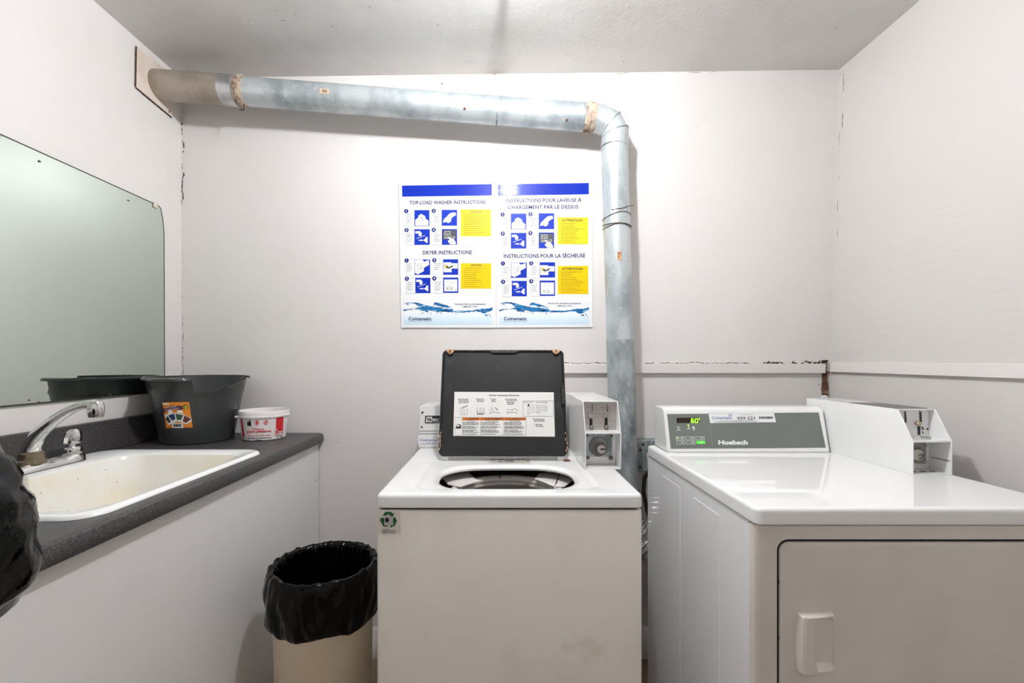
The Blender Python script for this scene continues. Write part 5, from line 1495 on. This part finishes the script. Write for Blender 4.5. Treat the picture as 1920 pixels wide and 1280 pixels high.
for k_, (r_, z, fold) in enumerate(PR):
    lp = []
    for i in range(n):
        a = 2 * math.pi * i / n
        d = Vector((math.cos(a), math.sin(a), 0))
        inside = k_ >= 14
        p_ = Vector((math.cos(a) * 3.2, math.sin(a) * 3.2, z * 11))
        crease = (1 - abs(noise.noise(p_ * 1.1 + Vector((2, 5, 1)))) * 3.2)
        crease2 = (1 - abs(noise.noise(p_ * 2.3 + Vector((8, 1, 4)))) * 3.2)
        rr = r_ + fold * (0.0045 * crease + 0.0022 * crease2 + 0.003 * noise.noise(p_ * 0.6))
        if inside:
            vert = abs(noise.noise(Vector((math.cos(a) * 9, math.sin(a) * 9, z * 2))))
            rr = min(r_ + fold * (0.006 - 0.03 * vert), 0.1355 if z > 0.3 else 0.121)
        elif k_ < 11:
            rr = max(rr, 0.150)
        zz_ = z
        if k_ < 4:
            zz_ += (0.016 * noise.noise(Vector((math.cos(a) * 1.6, math.sin(a) * 1.6, 3.3))) + 0.006 * noise.noise(Vector((math.cos(a) * 5, math.sin(a) * 5, 1.3)))) * (1 - k_ / 4)
        if 10 <= k_ <= 15:
            zz_ += 0.010 * max(0.0, noise.noise(Vector((math.cos(a) * 6, math.sin(a) * 6, 8.8)))) + 0.007 * max(0, math.sin(a)) * abs(noise.noise(Vector((math.cos(a) * 17, math.sin(a) * 17, 2.2))))
        if 11 <= k_ <= 14:
            zz_ = max(zz_, 0.632)
        lp.append(Vector((TX, TY, 0)) + d * rr + Vector((0, 0, zz_)))
    loops.append(lp)
liner = MB().loft(loops, False, True).build('bin_liner', lin_m, smooth=180)
tag(liner, 'black plastic bag liner folded over the rim of the beige bin', 'bin liner')
sd = liner.modifiers.new('sub', 'SUBSURF')
sd.levels = 1
sd.render_levels = 1

# ------------------------------------------------------------------ stuffed garbage bag at the near end of the counter
bmh = bmesh.new()
bmesh.ops.create_icosphere(bmh, subdivisions=5, radius=1.0)
C0 = Vector((-0.802, 0.53, 1.022))
for v in bmh.verts:
    p = v.co.copy()
    q_ = Vector((p.x * 1.4 + 0.3 * p.z, p.y * 1.4, p.z * 4.2))
    dsp = 0.05 * noise.noise(q_ * 0.6 + Vector((3, 1, 2))) + 0.030 * (1 - 3.0 * abs(noise.noise(q_ * 1.15 + Vector((7, 2, 9))))) + 0.016 * (1 - 3 * abs(noise.noise(q_ * 2.4)))
    s_ = 1 + dsp
    w_ = Vector((C0.x + p.x * 0.215 * s_, C0.y + p.y * 0.145 * s_, C0.z + p.z * 0.178 * s_))
    if w_.z < C0.z:                          # droops over the counter edge in front, lies flat behind it
        edge = XF + 0.004
        if w_.x < edge:
            w_.z = max(w_.z, ZT + 0.0015)
    v.co = w_
me = bpy.data.meshes.new('garbage_bag')
bmh.to_mesh(me)
bmh.free()
me.materials.append(lin_m)
me.shade_smooth()
bag = bpy.data.objects.new('garbage_bag', me)
COL.objects.link(bag)
tag(bag, 'stuffed shiny black garbage bag drooping over the near end of the counter', 'garbage bag')

# ------------------------------------------------------------------ outlet box, cord, foil hose behind the machines
ob = thing('outlet_box', 'galvanised metal outlet box on the back wall between washer and dryer', 'outlet box', (0.60, D, 0.80))
m = MB().box(0.553, 0.662, D - 0.05, D - 0.0005, 0.790, 0.918)
m.build('box', galv_dull, ob, bevel=0.003)
for (x, z) in ((0.580, 0.900), (0.568, 0.878), (0.568, 0.808)):
    MB().lathe([(0.005, 0.0), (0.005, 0.0008)], (x, D - 0.0502, z), (0, -1, 0), 10).build('knockout', black, ob)
plug = thing('dryer_plug', 'dark dryer cord plugged in the metal outlet box behind the dryer', 'power cord', (0.625, D - 0.05, 0.85))
MB().lathe([(0.026, 0.0), (0.026, 0.022), (0.020, 0.03), (0.004, 0.031)], (0.622, D - 0.0505, 0.855), (0, -1, 0), 24).build('plug', black, plug)
m = MB()
P = []
for i in range(15):
    a = math.radians(60 + 200 * i / 14)
    P.append(Vector((0.622 + 0.029 * math.cos(a), D - 0.066, 0.855 + 0.031 * math.sin(a))))
m.tube(P, 0.005, 8).build('clamp_ring', mat('clamp_tan', (206, 190, 172), 0.5), plug)
m = MB().tube([Vector((0.622, D - 0.075, 0.85)), Vector((0.600, D - 0.085, 0.805)), Vector((0.585, D - 0.05, 0.765)), Vector((0.588, D - 0.03, 0.70)), Vector((0.606, D - 0.022, 0.62)), Vector((0.64, D - 0.02, 0.52)), Vector((0.70, D - 0.02, 0.42))], 0.008, 10)
m.build('cord', mat('cord_dark', (44, 36, 32), 0.6), plug, smooth=60)
foil = mat('foil', (210, 210, 210), 0.22, 0.95, bump=(120, 0.5, ONE, 'noise'))
ctrl = [Vector((0.487, 1.79, 0.735)), Vector((0.489, 1.79, 0.66)), Vector((0.510, 1.785, 0.585)), Vector((0.555, 1.782, 0.525)), Vector((0.63, 1.78, 0.48)), Vector((0.72, 1.775, 0.44)), Vector((0.80, 1.76, 0.40))]
P, Rr = [], []
N_ = 180
for i in range(N_ + 1):
    t = i / N_ * (len(ctrl) - 1)
    k_ = min(int(t), len(ctrl) - 2)
    f = t - k_
    p0, p1, p2, p3 = ctrl[max(k_ - 1, 0)], ctrl[k_], ctrl[k_ + 1], ctrl[min(k_ + 2, len(ctrl) - 1)]
    P.append(0.5 * ((2 * p1) + (p2 - p0) * f + (2 * p0 - 5 * p1 + 4 * p2 - p3) * f * f + (3 * p1 - p0 - 3 * p2 + p3) * f ** 3))
    Rr.append(0.0545 + 0.005 * math.sin(i * 2 * math.pi / 7.5) + 0.001 * random.uniform(-1, 1))
hose = MB().tube(P, Rr, 28).build('foil_hose', foil, smooth=60)
tag(hose, 'crinkled silver foil dryer hose in the gap between washer and dryer', 'hose')
